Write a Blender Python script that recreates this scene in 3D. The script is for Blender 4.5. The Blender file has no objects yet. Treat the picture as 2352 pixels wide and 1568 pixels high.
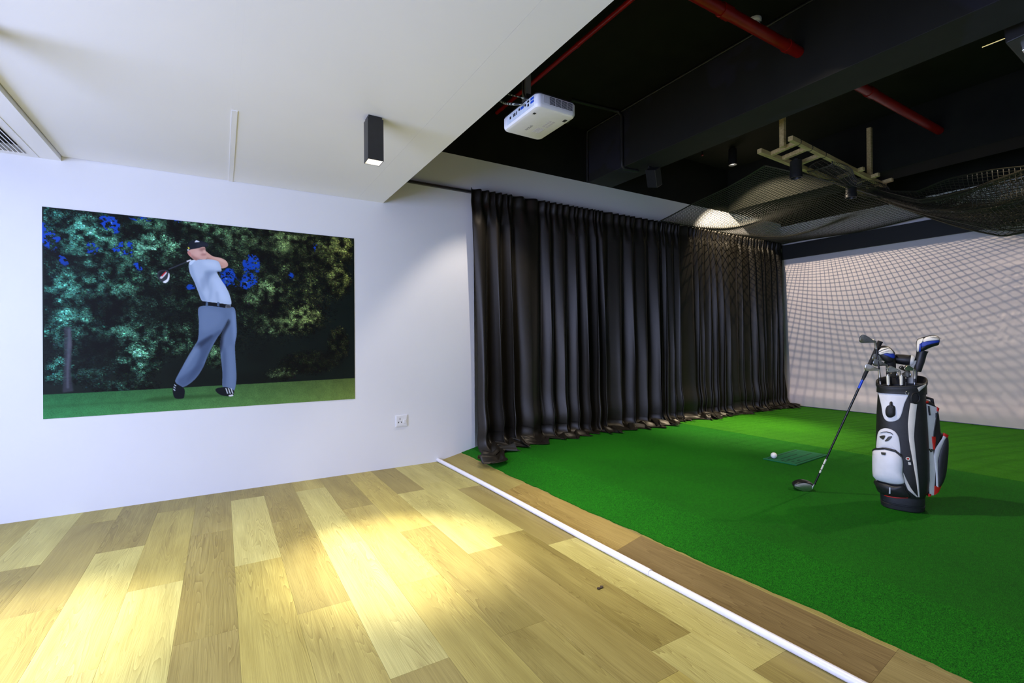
import bpy, math, random
import numpy as np
from mathutils import Vector, Matrix

random.seed(7); rng = np.random.default_rng(7)
scene = bpy.context.scene
C = scene.collection

# ------------------------------------------------------------------ camera
CAM_H = 1.2                       # metres above the wood floor
F_PX = 1104.9                     # focal length for a 2352 px wide frame
YAW, PITCH, ROLL = (math.radians(a) for a in (31.1086, .1284, -.4306))
FW = np.array([math.sin(YAW)*math.cos(PITCH), math.cos(YAW)*math.cos(PITCH), math.sin(PITCH)])
RT0 = np.array([math.cos(YAW), -math.sin(YAW), 0.0]); UP0 = np.cross(RT0, FW)
RT = math.cos(ROLL)*RT0 + math.sin(ROLL)*UP0
UP = -math.sin(ROLL)*RT0 + math.cos(ROLL)*UP0
cam_d = bpy.data.cameras.new('camera'); cam = bpy.data.objects.new('camera', cam_d); C.objects.link(cam)
cam_d.sensor_width = 36; cam_d.sensor_fit = 'HORIZONTAL'; cam_d.lens = 36*F_PX/2352
cam_d.clip_start = .02; cam_d.clip_end = 60
cam.matrix_world = Matrix(((RT[0], UP[0], -FW[0], 0), (RT[1], UP[1], -FW[1], 0), (RT[2], UP[2], -FW[2], CAM_H), (0, 0, 0, 1)))
scene.camera = cam

# ------------------------------------------------------------------ world, exposure, large lights
world = bpy.data.worlds.new('world'); scene.world = world; world.use_nodes = True
world.node_tree.nodes['Background'].inputs[0].default_value = (.55, .70, 1, 1)
world.node_tree.nodes['Background'].inputs[1].default_value = 1.0
vs = scene.view_settings
vs.view_transform = 'Standard'; vs.look = 'None'; vs.gamma = 1; vs.exposure = 0.0; vs.use_curve_mapping = False

def lamp(name, kind, loc, target, power, color, **kw):
    d = bpy.data.lights.new(name, kind); d.energy = power; d.color = color
    for k, v in kw.items(): setattr(d, k, v)
    o = bpy.data.objects.new(name, d); C.objects.link(o); o.location = loc
    o.rotation_euler = (Vector(target)-Vector(loc)).to_track_quat('-Z', 'Y').to_euler()
    return o
WARM = (1.0, .85, .63); WARMW = (1.0, .88, .72); COOL = (.47, .56, 1.0)
# daylight entering by the wide window of the left wall, out of the picture (cool light from that side, shadows to the right)
lamp('window_left_offscreen', 'AREA', (-3.15, 1.2, 1.35), (0, 1.2, 1.35), 285, COOL, shape='RECTANGLE', size=3.7, size_y=2.05)

# ------------------------------------------------------------------ survey helpers (picture measurements to metres)
def ray(u, v): return FW*F_PX + RT*(u-1176) - UP*(v-784)
def at_z(u, v, z): r = ray(u, v); return r*((z-CAM_H)/r[2]) + [0, 0, CAM_H]
def at_y(u, v, y): r = ray(u, v); return r*(y/r[1]) + [0, 0, CAM_H]
def at_x(u, v, x): r = ray(u, v); return r*(x/r[0]) + [0, 0, CAM_H]

YW = 4.572; ZC = 2.545; ZTOP = 3.797; ZB = 3.157; XS = 8.04; ZT = .138; XL = -3.2; YF = -3.0
RAMP0, RAMP1 = 1.89, 2.475; SUB = .126
def platform_z(x):                      # top of the raised platform under the turf
    return max(0.0, min(1.0, (x-RAMP0)/(RAMP1-RAMP0)))*SUB

# ------------------------------------------------------------------ mesh helpers
class MB:
    def __init__(s): s.v = []; s.f = []
    def add(s, V, Fc):
        o = len(s.v); s.v += [tuple(map(float, p)) for p in V]; s.f += [tuple(i+o for i in q) for q in Fc]; return s
    def box(s, x0, x1, y0, y1, z0, z1):
        V = [(x, y, z) for z in (z0, z1) for y in (y0, y1) for x in (x0, x1)]
        return s.add(V, [(0, 2, 3, 1), (4, 5, 7, 6), (0, 1, 5, 4), (2, 6, 7, 3), (0, 4, 6, 2), (1, 3, 7, 5)])
    def obox(s, c, sx, sy, sz, M=None):
        V = [Vector((x*sx/2, y*sy/2, z*sz/2)) for z in (-1, 1) for y in (-1, 1) for x in (-1, 1)]
        if M is not None: V = [M @ p for p in V]
        V = [p+Vector(c) for p in V]
        return s.add(V, [(0, 2, 3, 1), (4, 5, 7, 6), (0, 1, 5, 4), (2, 6, 7, 3), (0, 4, 6, 2), (1, 3, 7, 5)])
    def bar(s, a, b, w, h, up=(0, 0, 1)):          # rectangular bar from a to b
        a, b = Vector(a), Vector(b); d = (b-a).normalized(); r = d.cross(Vector(up)).normalized(); u = r.cross(d)
        V = [p + r*(i*w/2) + u*(j*h/2) for p in (a, b) for i, j in ((-1, -1), (1, -1), (1, 1), (-1, 1))]
        return s.add(V, [(0, 1, 2, 3), (7, 6, 5, 4), (0, 4, 5, 1), (1, 5, 6, 2), (2, 6, 7, 3), (3, 7, 4, 0)])
    def tube(s, path, r, n=8, cap=True):
        P = [Vector(p) for p in path]; R = r if isinstance(r, (list, tuple)) else [r]*len(P)
        V = []; ref = None
        for i, p in enumerate(P):
            d = (P[min(i+1, len(P)-1)]-P[max(i-1, 0)]).normalized()
            if ref is None:
                ref = Vector((0, 0, 1)) if abs(d.z) < .9 else Vector((1, 0, 0))
                a = d.cross(ref).normalized()
            else: a = (a-d*a.dot(d)).normalized()
            b = d.cross(a)
            V += [p + (a*math.cos(t)+b*math.sin(t))*R[i] for t in (2*math.pi*k/n for k in range(n))]
        Fc = [(i*n+k, i*n+(k+1) % n, (i+1)*n+(k+1) % n, (i+1)*n+k) for i in range(len(P)-1) for k in range(n)]
        if cap: Fc += [tuple(range(n))[::-1], tuple(range((len(P)-1)*n, len(P)*n))]
        return s.add(V, Fc)
    def rings(s, Rs, cap0=True, cap1=True):        # list of equal-length closed rings
        n = len(Rs[0]); V = [p for R in Rs for p in R]
        Fc = [(i*n+k, i*n+(k+1) % n, (i+1)*n+(k+1) % n, (i+1)*n+k) for i in range(len(Rs)-1) for k in range(n)]
        if cap0: Fc.append(tuple(range(n))[::-1])
        if cap1: Fc.append(tuple(range((len(Rs)-1)*n, len(Rs)*n)))
        return s.add(V, Fc)
    def lathe(s, prof, n=24, M=None, cap0=True, cap1=True):   # prof: (r, z)
        Rs = [[Vector((r*math.cos(2*math.pi*k/n), r*math.sin(2*math.pi*k/n), z)) for k in range(n)] for r, z in prof]
        if M is not None: Rs = [[M @ p for p in R] for R in Rs]
        return s.rings(Rs, cap0, cap1)
    def grid(s, A):                                # A: (n, m, 3) array
        n, m = A.shape[:2]; V = A.reshape(-1, 3)
        return s.add(V, [(i*m+j, i*m+j+1, (i+1)*m+j+1, (i+1)*m+j) for i in range(n-1) for j in range(m-1)])
    def prism(s, out, fn, d0, d1):                 # outline extruded between two depths, fn(a, b, d) -> point
        return s.rings([[fn(a, b, d0) for a, b in out], [fn(a, b, d1) for a, b in out]])
    def build(s, name, m, parent=None, smooth=None, bevel=0, loc=None, rz=0, sub=0):
        me = bpy.data.meshes.new(name); me.from_pydata(s.v, [], s.f); me.update()
        me.materials.append(m)
        o = bpy.data.objects.new(name, me); C.objects.link(o)
        if smooth is not None:
            me.polygons.foreach_set('use_smooth', [True]*len(me.polygons)); me.set_sharp_from_angle(angle=math.radians(smooth))
        if bevel:
            b = o.modifiers.new('bevel', 'BEVEL'); b.width = bevel; b.segments = 2; b.limit_method = 'ANGLE'; b.angle_limit = math.radians(40)
        if parent is not None: o.parent = parent
        if loc is not None: o.location = loc
        if rz: o.rotation_euler = (0, 0, rz)
        return o

def tag(o, label=None, cat=None, group=None, kind=None):
    for k, v in (('label', label), ('category', cat), ('group', group), ('kind', kind)):
        if v: o[k] = v
    return o
def empty(name, loc=(0, 0, 0), rz=0, label=None, cat=None, group=None):
    o = bpy.data.objects.new(name, None); C.objects.link(o); o.location = loc; o.rotation_euler = (0, 0, rz)
    o.empty_display_size = .05
    return tag(o, label, cat, group)
def struct(o): o['kind'] = 'structure'; return o
def copy_tree(o, parent=None):
    c = o.copy(); C.objects.link(c)
    if parent is not None: c.parent = parent
    for ch in list(o.children): copy_tree(ch, c)
    return c

# ------------------------------------------------------------------ materials
def srgb(r, g, b):
    f = lambda c: (c/255)/12.92 if c/255 <= .04045 else ((c/255+.055)/1.055)**2.4
    return (f(r), f(g), f(b), 1)
class NT:
    def __init__(s, name):
        s.m = bpy.data.materials.new(name); s.m.use_nodes = True; s.t = s.m.node_tree; s.b = s.t.nodes['Principled BSDF']
    def n(s, typ, **kw):
        x = s.t.nodes.new(typ)
        for k, v in kw.items():
            if k.startswith('i_'): x.inputs[int(k[2:])].default_value = v
            else: setattr(x, k, v)
        return x
    def l(s, a, b): s.t.links.new(a, b)
    def noise(s, scale, detail=4, vec=None, rough=.55, dist=0):
        x = s.n('ShaderNodeTexNoise'); x.inputs['Scale'].default_value = scale; x.inputs['Detail'].default_value = detail
        x.inputs['Roughness'].default_value = rough; x.inputs['Distortion'].default_value = dist
        if vec is not None: s.l(vec, x.inputs['Vector'])
        return x
    def ramp(s, fac, stops):
        x = s.n('ShaderNodeValToRGB'); e = x.color_ramp.elements
        while len(e) < len(stops): e.new(.5)
        for q, (p, c) in zip(e, stops): q.position = p; q.color = c
        s.l(fac, x.inputs[0]); return x
    def bump(s, h, strength, dist=.01):
        x = s.n('ShaderNodeBump'); x.inputs['Strength'].default_value = strength; x.inputs['Distance'].default_value = dist
        s.l(h, x.inputs['Height']); s.l(x.outputs[0], s.b.inputs['Normal']); return x
    def coord(s, kind='Object', scale=(1, 1, 1)):
        c = s.n('ShaderNodeTexCoord'); mp = s.n('ShaderNodeMapping'); mp.inputs['Scale'].default_value = scale
        s.l(c.outputs[kind], mp.inputs['Vector']); return mp.outputs[0]
def mat(name, col, rough=.5, metal=0, spec=.5, var=.06, nscale=30, bump=0, bscale=200, emit=0, sheen=0, coat=0):
    k = NT(name); b = k.b
    b.inputs['Roughness'].default_value = rough; b.inputs['Metallic'].default_value = metal
    b.inputs['Specular IOR Level'].default_value = spec
    if sheen: b.inputs['Sheen Weight'].default_value = sheen
    if coat: b.inputs['Coat Weight'].default_value = coat
    v = k.coord(); nz = k.noise(nscale, 3, v)
    lo = tuple(max(0, c*(1-var)) for c in col[:3])+(1,); hi = tuple(min(1, c*(1+var)) for c in col[:3])+(1,)
    r = k.ramp(nz.outputs['Fac'], [(.3, lo), (.7, hi)]); k.l(r.outputs[0], b.inputs['Base Color'])
    if emit: b.inputs['Emission Color'].default_value = col; b.inputs['Emission Strength'].default_value = emit
    if bump:
        nb = k.noise(bscale, 2, v); k.bump(nb.outputs['Fac'], bump, .002)
    return k.m

M = {}
M['wall'] = mat('wall_paint_white', (.80, .80, .80, 1), .55, var=.012, nscale=1.5, bump=.06, bscale=60)
M['ceil'] = mat('ceiling_paint_white', (.86, .86, .86, 1), .6, var=.01, nscale=1.2)
M['underlay'] = mat('plywood_underlay', (.28, .22, .15, 1), .8)
M['blackpaint'] = mat('black_ceiling_paint', (.0075, .0075, .0045, 1), .85, spec=.25, var=.35, nscale=3, bump=.3, bscale=40)
M['blackmetal'] = mat('black_metal', (.022, .022, .022, 1), .42, spec=.4, var=.1)
M['redpipe'] = mat('red_pipe_paint', srgb(140, 12, 5), .35, var=.15, nscale=9)
M['white_plastic'] = mat('white_plastic', (.80, .80, .80, 1), .35, var=.02)
M['pvc'] = mat('white_pvc', (.78, .76, .78, 1), .35, var=.03)
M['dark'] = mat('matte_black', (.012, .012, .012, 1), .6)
M['timber'] = None

def beam_material():
    k = NT('black_paint_patched'); v = k.coord()
    n1 = k.noise(1.1, 3, v, .6, .4); n2 = k.noise(6, 3, v)
    r = k.ramp(n1.outputs['Fac'], [(.50, (.0115, .0115, .009, 1)), (.53, (.016, .0155, .024, 1))])
    r2 = k.ramp(n2.outputs['Fac'], [(.3, (.8, .8, .8, 1)), (.7, (1.1, 1.1, 1.1, 1))])
    mx = k.n('ShaderNodeMix', data_type='RGBA', blend_type='MULTIPLY'); mx.inputs[0].default_value = 1
    k.l(r.outputs[0], mx.inputs[6]); k.l(r2.outputs[0], mx.inputs[7]); k.l(mx.outputs[2], k.b.inputs['Base Color'])
    k.b.inputs['Roughness'].default_value = .75
    nb = k.noise(45, 3, v); k.bump(nb.outputs['Fac'], .25, .003)
    return k.m
M['beam'] = beam_material()

def wood_floor_material():
    k = NT('vinyl_wood_plank')
    co = k.n('ShaderNodeTexCoord'); oi = k.n('ShaderNodeObjectInfo')
    mul = k.n('ShaderNodeMath', operation='MULTIPLY', i_1=37.0); k.l(oi.outputs['Random'], mul.inputs[0])
    off = k.n('ShaderNodeCombineXYZ'); k.l(mul.outputs[0], off.inputs[0]); k.l(mul.outputs[0], off.inputs[1]); k.l(mul.outputs[0], off.inputs[2])
    ad = k.n('ShaderNodeVectorMath', operation='ADD'); k.l(co.outputs['Object'], ad.inputs[0]); k.l(off.outputs[0], ad.inputs[1])
    def mp(sc):
        m = k.n('ShaderNodeMapping'); m.inputs['Scale'].default_value = sc; k.l(ad.outputs[0], m.inputs['Vector']); return m.outputs[0]
    fine = k.noise(1, 5, mp((420, 3.5, 1)), .6)
    big = k.noise(1, 3, mp((9, 1.3, 1)), .5, .6)
    # cathedral grain: contour lines of a stretched noise field
    field = k.noise(1, 2, mp((10, .65, 1)), .5, .25)
    m1 = k.n('ShaderNodeMath', operation='MULTIPLY', i_1=30.0); k.l(field.outputs['Fac'], m1.inputs[0])
    fr = k.n('ShaderNodeMath', operation='FRACT'); k.l(m1.outputs[0], fr.inputs[0])
    rg = k.ramp(fr.outputs[0], [(0.0, (1.12, 1.14, 1.16, 1)), (.14, (1.0, 1.0, 1.0, 1)), (.70, (.90, .88, .84, 1)), (1, (.70, .66, .60, 1))])
    msk = k.noise(1, 2, mp((6, .9, 3)), .5); mr = k.ramp(msk.outputs['Fac'], [(.42, (.10, .10, .10, 1)), (.58, (1, 1, 1, 1))])
    g2 = k.n('ShaderNodeMix', data_type='RGBA', blend_type='MIX'); k.l(mr.outputs[0], g2.inputs[0]); g2.inputs[6].default_value = (1, 1, 1, 1); k.l(rg.outputs[0], g2.inputs[7])
    fr2 = k.ramp(fine.outputs['Fac'], [(.30, (.74, .72, .66, 1)), (.62, (1.05, 1.05, 1.05, 1))])
    bg2 = k.ramp(big.outputs['Fac'], [(.30, (.82, .79, .72, 1)), (.68, (1.08, 1.08, 1.10, 1))])
    cur = oi.outputs['Color']
    for x in (fr2.outputs[0], bg2.outputs[0], g2.outputs[2]):
        mx = k.n('ShaderNodeMix', data_type='RGBA', blend_type='MULTIPLY'); mx.inputs[0].default_value = 1
        k.l(cur, mx.inputs[6]); k.l(x, mx.inputs[7]); cur = mx.outputs[2]
    k.l(cur, k.b.inputs['Base Color']); k.b.inputs['Roughness'].default_value = .5; k.b.inputs['Specular IOR Level'].default_value = .35
    k.bump(fine.outputs['Fac'], .08, .001)
    return k.m
M['plank'] = wood_floor_material()

def turf_material(name, c0, c1, c2):
    k = NT(name); v = k.coord()
    a = k.noise(260, 4, v, .7); b = k.noise(1.6, 3, v); c = k.noise(60, 3, v, .7)
    r = k.ramp(a.outputs['Fac'], [(.36, c0), (.50, c1), (.66, c2)])
    r2 = k.ramp(b.outputs['Fac'], [(.3, (.80, .84, .8, 1)), (.7, (1.12, 1.06, 1, 1))])
    r3 = k.ramp(c.outputs['Fac'], [(.3, (.75, .75, .75, 1)), (.7, (1.15, 1.15, 1.1, 1))])
    cur = r.outputs[0]
    for x in (r2.outputs[0], r3.outputs[0]):
        mx = k.n('ShaderNodeMix', data_type='RGBA', blend_type='MULTIPLY'); mx.inputs[0].default_value = 1
        k.l(cur, mx.inputs[6]); k.l(x, mx.inputs[7]); cur = mx.outputs[2]
    k.l(cur, k.b.inputs['Base Color']); k.b.inputs['Roughness'].default_value = .85; k.b.inputs['Specular IOR Level'].default_value = .15
    k.bump(a.outputs['Fac'], .9, .006)
    return k.m
M['turf'] = turf_material('artificial_turf', (.001, .040, .001, 1), (.007, .160, .002, 1), (.024, .28, .005, 1))
M['turf2'] = turf_material('artificial_turf_light', (.008, .07, .001, 1), (.030, .22, .002, 1), (.07, .34, .004, 1))

def timber_material():
    k = NT('pine_batten'); v = k.coord('Object', (4, 60, 60))
    a = k.noise(1, 4, v, .6, .3); r = k.ramp(a.outputs['Fac'], [(.3, srgb(176, 148, 92)), (.7, srgb(222, 200, 140))])
    k.l(r.outputs[0], k.b.inputs['Base Color']); k.b.inputs['Roughness'].default_value = .6; return k.m
M['timber'] = timber_material()

def satin_material():
    k = NT('black_satin'); v = k.coord()
    n = k.noise(350, 2, v); b = k.noise(14, 4, v, .6, .8)
    r = k.ramp(b.outputs['Fac'], [(.3, (.0110, .0092, .0068, 1)), (.7, (.0135, .0115, .0085, 1))])
    k.l(r.outputs[0], k.b.inputs['Base Color']); k.b.inputs['Roughness'].default_value = .40
    k.b.inputs['Specular IOR Level'].default_value = .36; k.b.inputs['Specular Tint'].default_value = (1, .93, .82, 1); k.b.inputs['Sheen Weight'].default_value = 0
    k.b.inputs['Sheen Roughness'].default_value = .4
    k.bump(b.outputs['Fac'], .04, .01); return k.m
M['satin'] = satin_material()

def screen_material():
    k = NT('impact_screen_cloth'); v = k.coord()
    n = k.noise(2.2, 3, v); r = k.ramp(n.outputs['Fac'], [(.3, (.70, .62, .645, 1)), (.7, (.75, .67, .69, 1))])
    k.l(r.outputs[0], k.b.inputs['Base Color']); k.b.inputs['Roughness'].default_value = .8
    w = k.noise(500, 2, v); k.bump(w.outputs['Fac'], .1, .002); return k.m
M['screen'] = screen_material()

# ================================================================== THE SETTING
# floor slab, then every plank a piece of its own
floor = struct(MB().box(XL, RAMP0, YF, YW, -.12, -.006).build('floor', M['underlay']))
PW, PL = .228, 1.283; X00 = -.174
LIGHT = srgb(193, 184, 110); MID = srgb(175, 161, 86); MIDD = srgb(156, 142, 77); DARK = srgb(142, 129, 76)
# end joints seen on each board column (distance along y), and the tones of the boards from the wall towards the room
JOINT = {-14: 3.1, -13: 2.6, -12: 3.5, -11: 2.8, -10: 3.3, -9: 2.5, -8: 3.0, -7: 3.6, -6: 4.2, -5: 3.2, -4: 3.61, -3: 4.26, -2: 3.62, -1: 4.26, 0: 3.63, 1: 4.29, 2: 3.61, 3: 4.27, 4: 3.62, 5: 4.28, 6: 3.76, 7: 3.89, 8: 3.62}
TONE = {-6: 'dmlm', -5: 'mdml', -4: 'ldmd', -3: 'mdmd', -2: 'dllm', -1: 'dmlm', 0: 'dddm', 1: 'dlmd', 2: 'ddmm', 3: 'mlld', 4: 'dmml', 5: 'mmdd', 6: 'dldm', 7: 'lldl', 8: 'ldld'}
TC = dict(l=LIGHT, m=MID, d=MIDD, k=DARK)
plank_mesh = {}
def plank(parent, x0, x1, y0, y1, col, zfn=None):
    w, l = x1-x0-.0004, y1-y0-.0004; key = (round(w, 4), round(l, 3))
    if key not in plank_mesh:
        b = MB().box(-w/2, w/2, -l/2, l/2, -.005, 0); o = b.build('plank', M['plank'], bevel=.0005); plank_mesh[key] = o.data
    else:
        o = bpy.data.objects.new('plank', plank_mesh[key]); C.objects.link(o)
        bv = o.modifiers.new('bevel', 'BEVEL'); bv.width = .0005; bv.segments = 1; bv.limit_method = 'ANGLE'
    o.location = ((x0+x1)/2, (y0+y1)/2, 0); j = random.uniform(.93, 1.07); o.color = (col[0]*j, col[1]*j, col[2]*j*random.uniform(.95, 1.08), 1)
    o.parent = parent; return o
for k in range(-14, 9):
    x0 = max(XL, X00+k*PW); x1 = min(X00+(k+1)*PW, RAMP0-.002)
    if x1-x0 < .02: continue
    ys = [JOINT[k]]
    while ys[-1] > YF: ys.append(ys[-1]-PL)
    ys = [YW]+ys; tn = TONE.get(k)
    for i in range(len(ys)-1):
        t = tn[i] if tn and i < len(tn) else random.choice('lmmd')
        plank(floor, x0, x1, max(ys[i+1], YF), ys[i], TC[t])
# raised platform with its ramp
pf = MB(); prof = [(RAMP0, -.12), (XS+.05, -.12), (XS+.05, SUB), (RAMP1, SUB), (RAMP0, -.006)]
pf.prism(prof, lambda a, b, d: (a, d, b), YF, YW)
platform = struct(pf.build('floor_platform', M['underlay']))
ang = math.atan2(SUB, RAMP1-RAMP0)
yy = [YW, 3.32, 2.045, .79, -.49, -1.77, YF]
for i, c in enumerate([TC['d'], srgb(158, 136, 74), srgb(126, 106, 64), srgb(150, 134, 82), TC['m'], TC['d']]):
    o = plank(platform, 0, PW, yy[i+1], yy[i], c); o.rotation_euler = (0, -ang, 0)
    o.location = (RAMP0+.002+PW/2*math.cos(ang), (yy[i]+yy[i+1])/2, PW/2*math.sin(ang)+.006)
for i, c in enumerate([TC['d'], TC['k'], TC['d'], TC['k'], TC['m'], TC['d']]):
    o = plank(platform, 0, .10, yy[i+1], yy[i], c); o.rotation_euler = (0, -ang, 0); q = PW+.05
    o.location = (RAMP0+.002+q*math.cos(ang), (yy[i]+yy[i+1])/2, q*math.sin(ang)+.006)

# walls
wb = MB().box(XL-.1, 2.292, YW, YW+.14, -.1, ZB).box(2.292, XS+.15, YW, YW+.14, 2.70, ZB).box(2.292, XS+.15, YW+.12, YW+.14, -.1, 2.70).box(XS-.02, XS+.15, YW, YW+.14, -.1, 2.70)
struct(wb.build('wall_back', M['wall']))
struct(MB().box(1.33, XS+.15, YW, YW+.14, ZB, ZTOP+.1).build('trim_1', M['blackpaint']))
struct(MB().box(XS+.01, XS+.15, YF-.1, YW, -.1, 3.105).build('wall_right', M['wall']))
struct(MB().box(XS+.01, XS+.15, YF-.1, YW, 3.105, ZTOP+.1).build('trim_2', M['blackpaint']))
wl = MB().box(XL-.1, XL, YF-.1, -.7, -.1, ZC).box(XL-.1, XL, 3.1, YW, -.1, ZC).box(XL-.1, XL, -.7, 3.1, -.1, .3).box(XL-.1, XL, -.7, 3.1, 2.4, ZC)
struct(wl.build('wall_left', M['wall']))
wf = MB().box(XL-.1, XS+.15, YF-.1, YF, -.1, ZTOP)
struct(wf.build('wall_front', M['wall']))
M['glass'] = mat('window_glass', (.75, .85, .95, 1), .05)
M['glass'].node_tree.nodes['Principled BSDF'].inputs['Transmission Weight'].default_value = 1
def window(n, fn, a0, a1, z0, z1):
    e = struct(empty('window_%d' % n))
    bars = [(a0, a1, z0, z0+.05), (a0, a1, z1-.05, z1), (a0, a0+.05, z0, z1), (a1-.05, a1, z0, z1)] + [(a0+(a1-a0)*t-.02, a0+(a1-a0)*t+.02, z0, z1) for t in (1/3, 2/3)]
    m = MB()
    for p, q, r, s in bars:
        c0, c1 = fn(p, .02), fn(q, .06); m.box(min(c0[0], c1[0]), max(c0[0], c1[0]), min(c0[1], c1[1]), max(c0[1], c1[1]), r, s)
    m.build('window_frame', M['blackmetal'], e)
    for t in range(3):
        c0, c1 = fn(a0+(a1-a0)*t/3, .038), fn(a0+(a1-a0)*(t+1)/3, .042)
        MB().box(min(c0[0], c1[0]), max(c0[0], c1[0]), min(c0[1], c1[1]), max(c0[1], c1[1]), z0, z1).build('pane', M['glass'], e)
window(1, lambda a, d: (XL-d, a), -.7, 3.1, .3, 2.4)

# white dropped ceiling: backing slab, boarded in panels with hairline joints
HX0, HX1, HY0, HY1 = -1.592, -1.128, 3.808, 4.498          # opening of the air vent
def holed(x0, x1, y0, y1, z0, z1):
    return MB().box(x0, HX0, y0, y1, z0, z1).box(HX1, x1, y0, y1, z0, z1).box(HX0, HX1, y0, HY0, z0, z1).box(HX0, HX1, HY1, y1, z0, z1)
ceil = struct(holed(XL-.1, 1.33, YF-.1, YW+.02, ZC+.014, ZC+.08).build('ceiling', M['ceil']))
for x0, x1, dz in ((XL, -.968, -.032), (-.962, .056, 0), (.086, 1.0846, 0), (1.0854, 1.33, 0)):
    (holed if x1 < -.9 else MB().box)(x0, x1, YF, YW-(.004 if x0 > -.97 and x1 < 1.1 else 0), ZC+dz, ZC+.014).build('panel', M['ceil'], ceil)
MB().box(.0565, .0855, 3.18, YW-.004, ZC-.004, ZC+.014).build('panel', M['ceil'], ceil)
MB().box(.0561, .0859, YF, 3.18, ZC, ZC+.014).build('panel', M['ceil'], ceil)
struct(MB().box(1.25, 1.33, YF, YW, ZC+.081, ZTOP+.1).build('wall_bulkhead', M['blackpaint']))
struct(MB().box(1.25, XS+.15, YF-.1, YW+.14, ZTOP, ZTOP+.15).build('ceiling_upper', M['blackpaint']))
struct(MB().box(3.863, 4.25, YF, YW, ZB, ZTOP).build('ceiling_beam', M['beam'], bevel=.006))
struct(MB().box(6.62, 7.05, YF, YW, ZB+.005, ZTOP).build('ceiling_beam', M['blackpaint'], bevel=.006))

# artificial turf laid over platform and ramp
XSEAM = 5.09
ysn = np.linspace(YF+.01, YW-.01, 200)
def turf_z(x): return platform_z(x)+.0125
def turf_roll(xs, m, label, ragged):
    top = np.zeros((len(xs), len(ysn), 3))
    for i, x in enumerate(xs):
        top[i, :, 0] = x; top[i, :, 1] = ysn; top[i, :, 2] = turf_z(x)
    if ragged:
        edge = .003*np.sin(ysn*19)+.004*np.sin(ysn*6.3+1)-.012*np.cos((ysn-2.9)*1.3)+.006
        top[0, :, 0] += edge + rng.normal(0, .002, len(ysn)); top[1:6, :, 0] += edge*np.linspace(.8, 0, 5)[:, None]
        for j in range(len(ysn)): top[0, j, 2] = turf_z(top[0, j, 0])
    bot = top[:1].copy(); bot[0, :, 2] -= .010; end = top[-1:].copy(); end[0, :, 2] -= .010
    return tag(MB().grid(np.concatenate([bot, top, end])).build('artificial_turf', m, smooth=50), label, 'turf')
turf_roll(np.concatenate([np.linspace(2.122, 2.5, 14), np.linspace(2.56, XSEAM, 30)]), M['turf'], 'deep green artificial turf from the wood ramp to past the teal mat', True)
turf_roll(np.linspace(XSEAM+.001, XS-.03, 30), M['turf2'], 'yellower green artificial turf strip lying before the white screen', False)

# ================================================================== LAMPS OF THE PLACE
M['bulb'] = mat('lit_lamp_disc', (1.0, .93, .78, 1), .5, emit=14)
M['reflector'] = mat('white_reflector', (.9, .88, .82, 1), .3)
M['chrome'] = mat('chrome', (.75, .75, .74, 1), .18, 1)
def square_downlight(x, y, label, power, end=''):
    e = empty('ceiling_downlight', (x, y, ZC), label=label, cat='downlight', group='square black downlights on the white ceiling')
    w = .046; h = .262
    MB().box(-w+.006, w-.006, -w+.006, w-.006, -.016, 0).build('mounting_plate', M['blackmetal'], e)
    m = MB()
    R = lambda a, z: [(-a, -a, z), (a, -a, z), (a, a, z), (-a, a, z)]
    m.rings([R(w-.004, -.020), R(w, -.016), R(w, -h), R(w-.003, -h), R(w-.003, -h+.055)], cap0=True, cap1=False)
    m.build('housing', M['blackmetal'], e)
    m = MB(); m.rings([R(w-.0035, -h+.001), R(w-.016, -h+.052)], False, False); m.build('reflector', M['reflector'], e)
    MB().lathe([(.026, -h+.050), (.026, -h+.054)], 20).build('lamp_disc', M['bulb'], e)
    for part, pw, sz in (('beam', power, 40), ('spill', power*.20, 112)):      # hot beam and its softer spill
        l = lamp('downlight_'+part+end, 'SPOT', (0, 0, -h+.003), (.06, -.19, -2.28), pw, (1.0, .95, .92), spot_size=math.radians(sz), spot_blend=1.0, shadow_soft_size=.025)
        l.parent = e
square_downlight(.785, 2.885, 'square black surface downlight hanging from the white ceiling by its edge', 660)
square_downlight(-.90, 2.86, 'square black surface downlight on the ceiling beside the air vent', 430, '_offscreen')

def round_spot(name, loc, label, power, group, h=.19, r=.052, color=WARM, size=100, blend=.6, target=None, tilt=0, cat='spotlight', yoke=False, emit='bulb', soft=.02, core=None, lampname=None):
    e = empty(name, loc, label=label, cat=cat, group=group)
    MB().lathe([(r*.35, 0), (r*.35, -.02), (r*.92, -.022), (r, -.032), (r, -h*.72), (r*1.05, -h*.74), (r*1.05, -h), (r*.9, -h), (r*.80, -h+.03)], 28, cap1=False).build('housing', M['blackmetal'], e, smooth=35)
    MB().lathe([(r*.82, -h+.024), (r*.82, -h+.03)], 20).build('lamp_disc', M[emit], e)
    for a in range(4):
        c, s = math.cos(a*math.pi/2+.6), math.sin(a*math.pi/2+.6)
        MB().obox((c*r*.45, s*r*.45, -h+.022), r*.10, r*.8, .004, Matrix.Rotation(a*math.pi/2+.6, 3, 'Z')).build('lamp_vane', M['blackmetal'], e)
    if yoke:
        MB().tube([(r*1.02, 0, -h*.45), (r*1.5, 0, -h*.45), (r*1.5, 0, -.03)], .006, 6).build('bracket_arm', M['blackmetal'], e)
    if power:
        l = lamp(lampname or name+'_lamp', 'SPOT', (0, 0, -h-.006), target if target else (0, 0, -2), power, color, spot_size=math.radians(size), spot_blend=blend, shadow_soft_size=soft); l.parent = e
    if core:
        l = lamp(name+'_beam', 'SPOT', (0, 0, -h-.006), core[2], core[0], color, spot_size=math.radians(core[1]), spot_blend=1, shadow_soft_size=.05); l.parent = e
    return e
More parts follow.
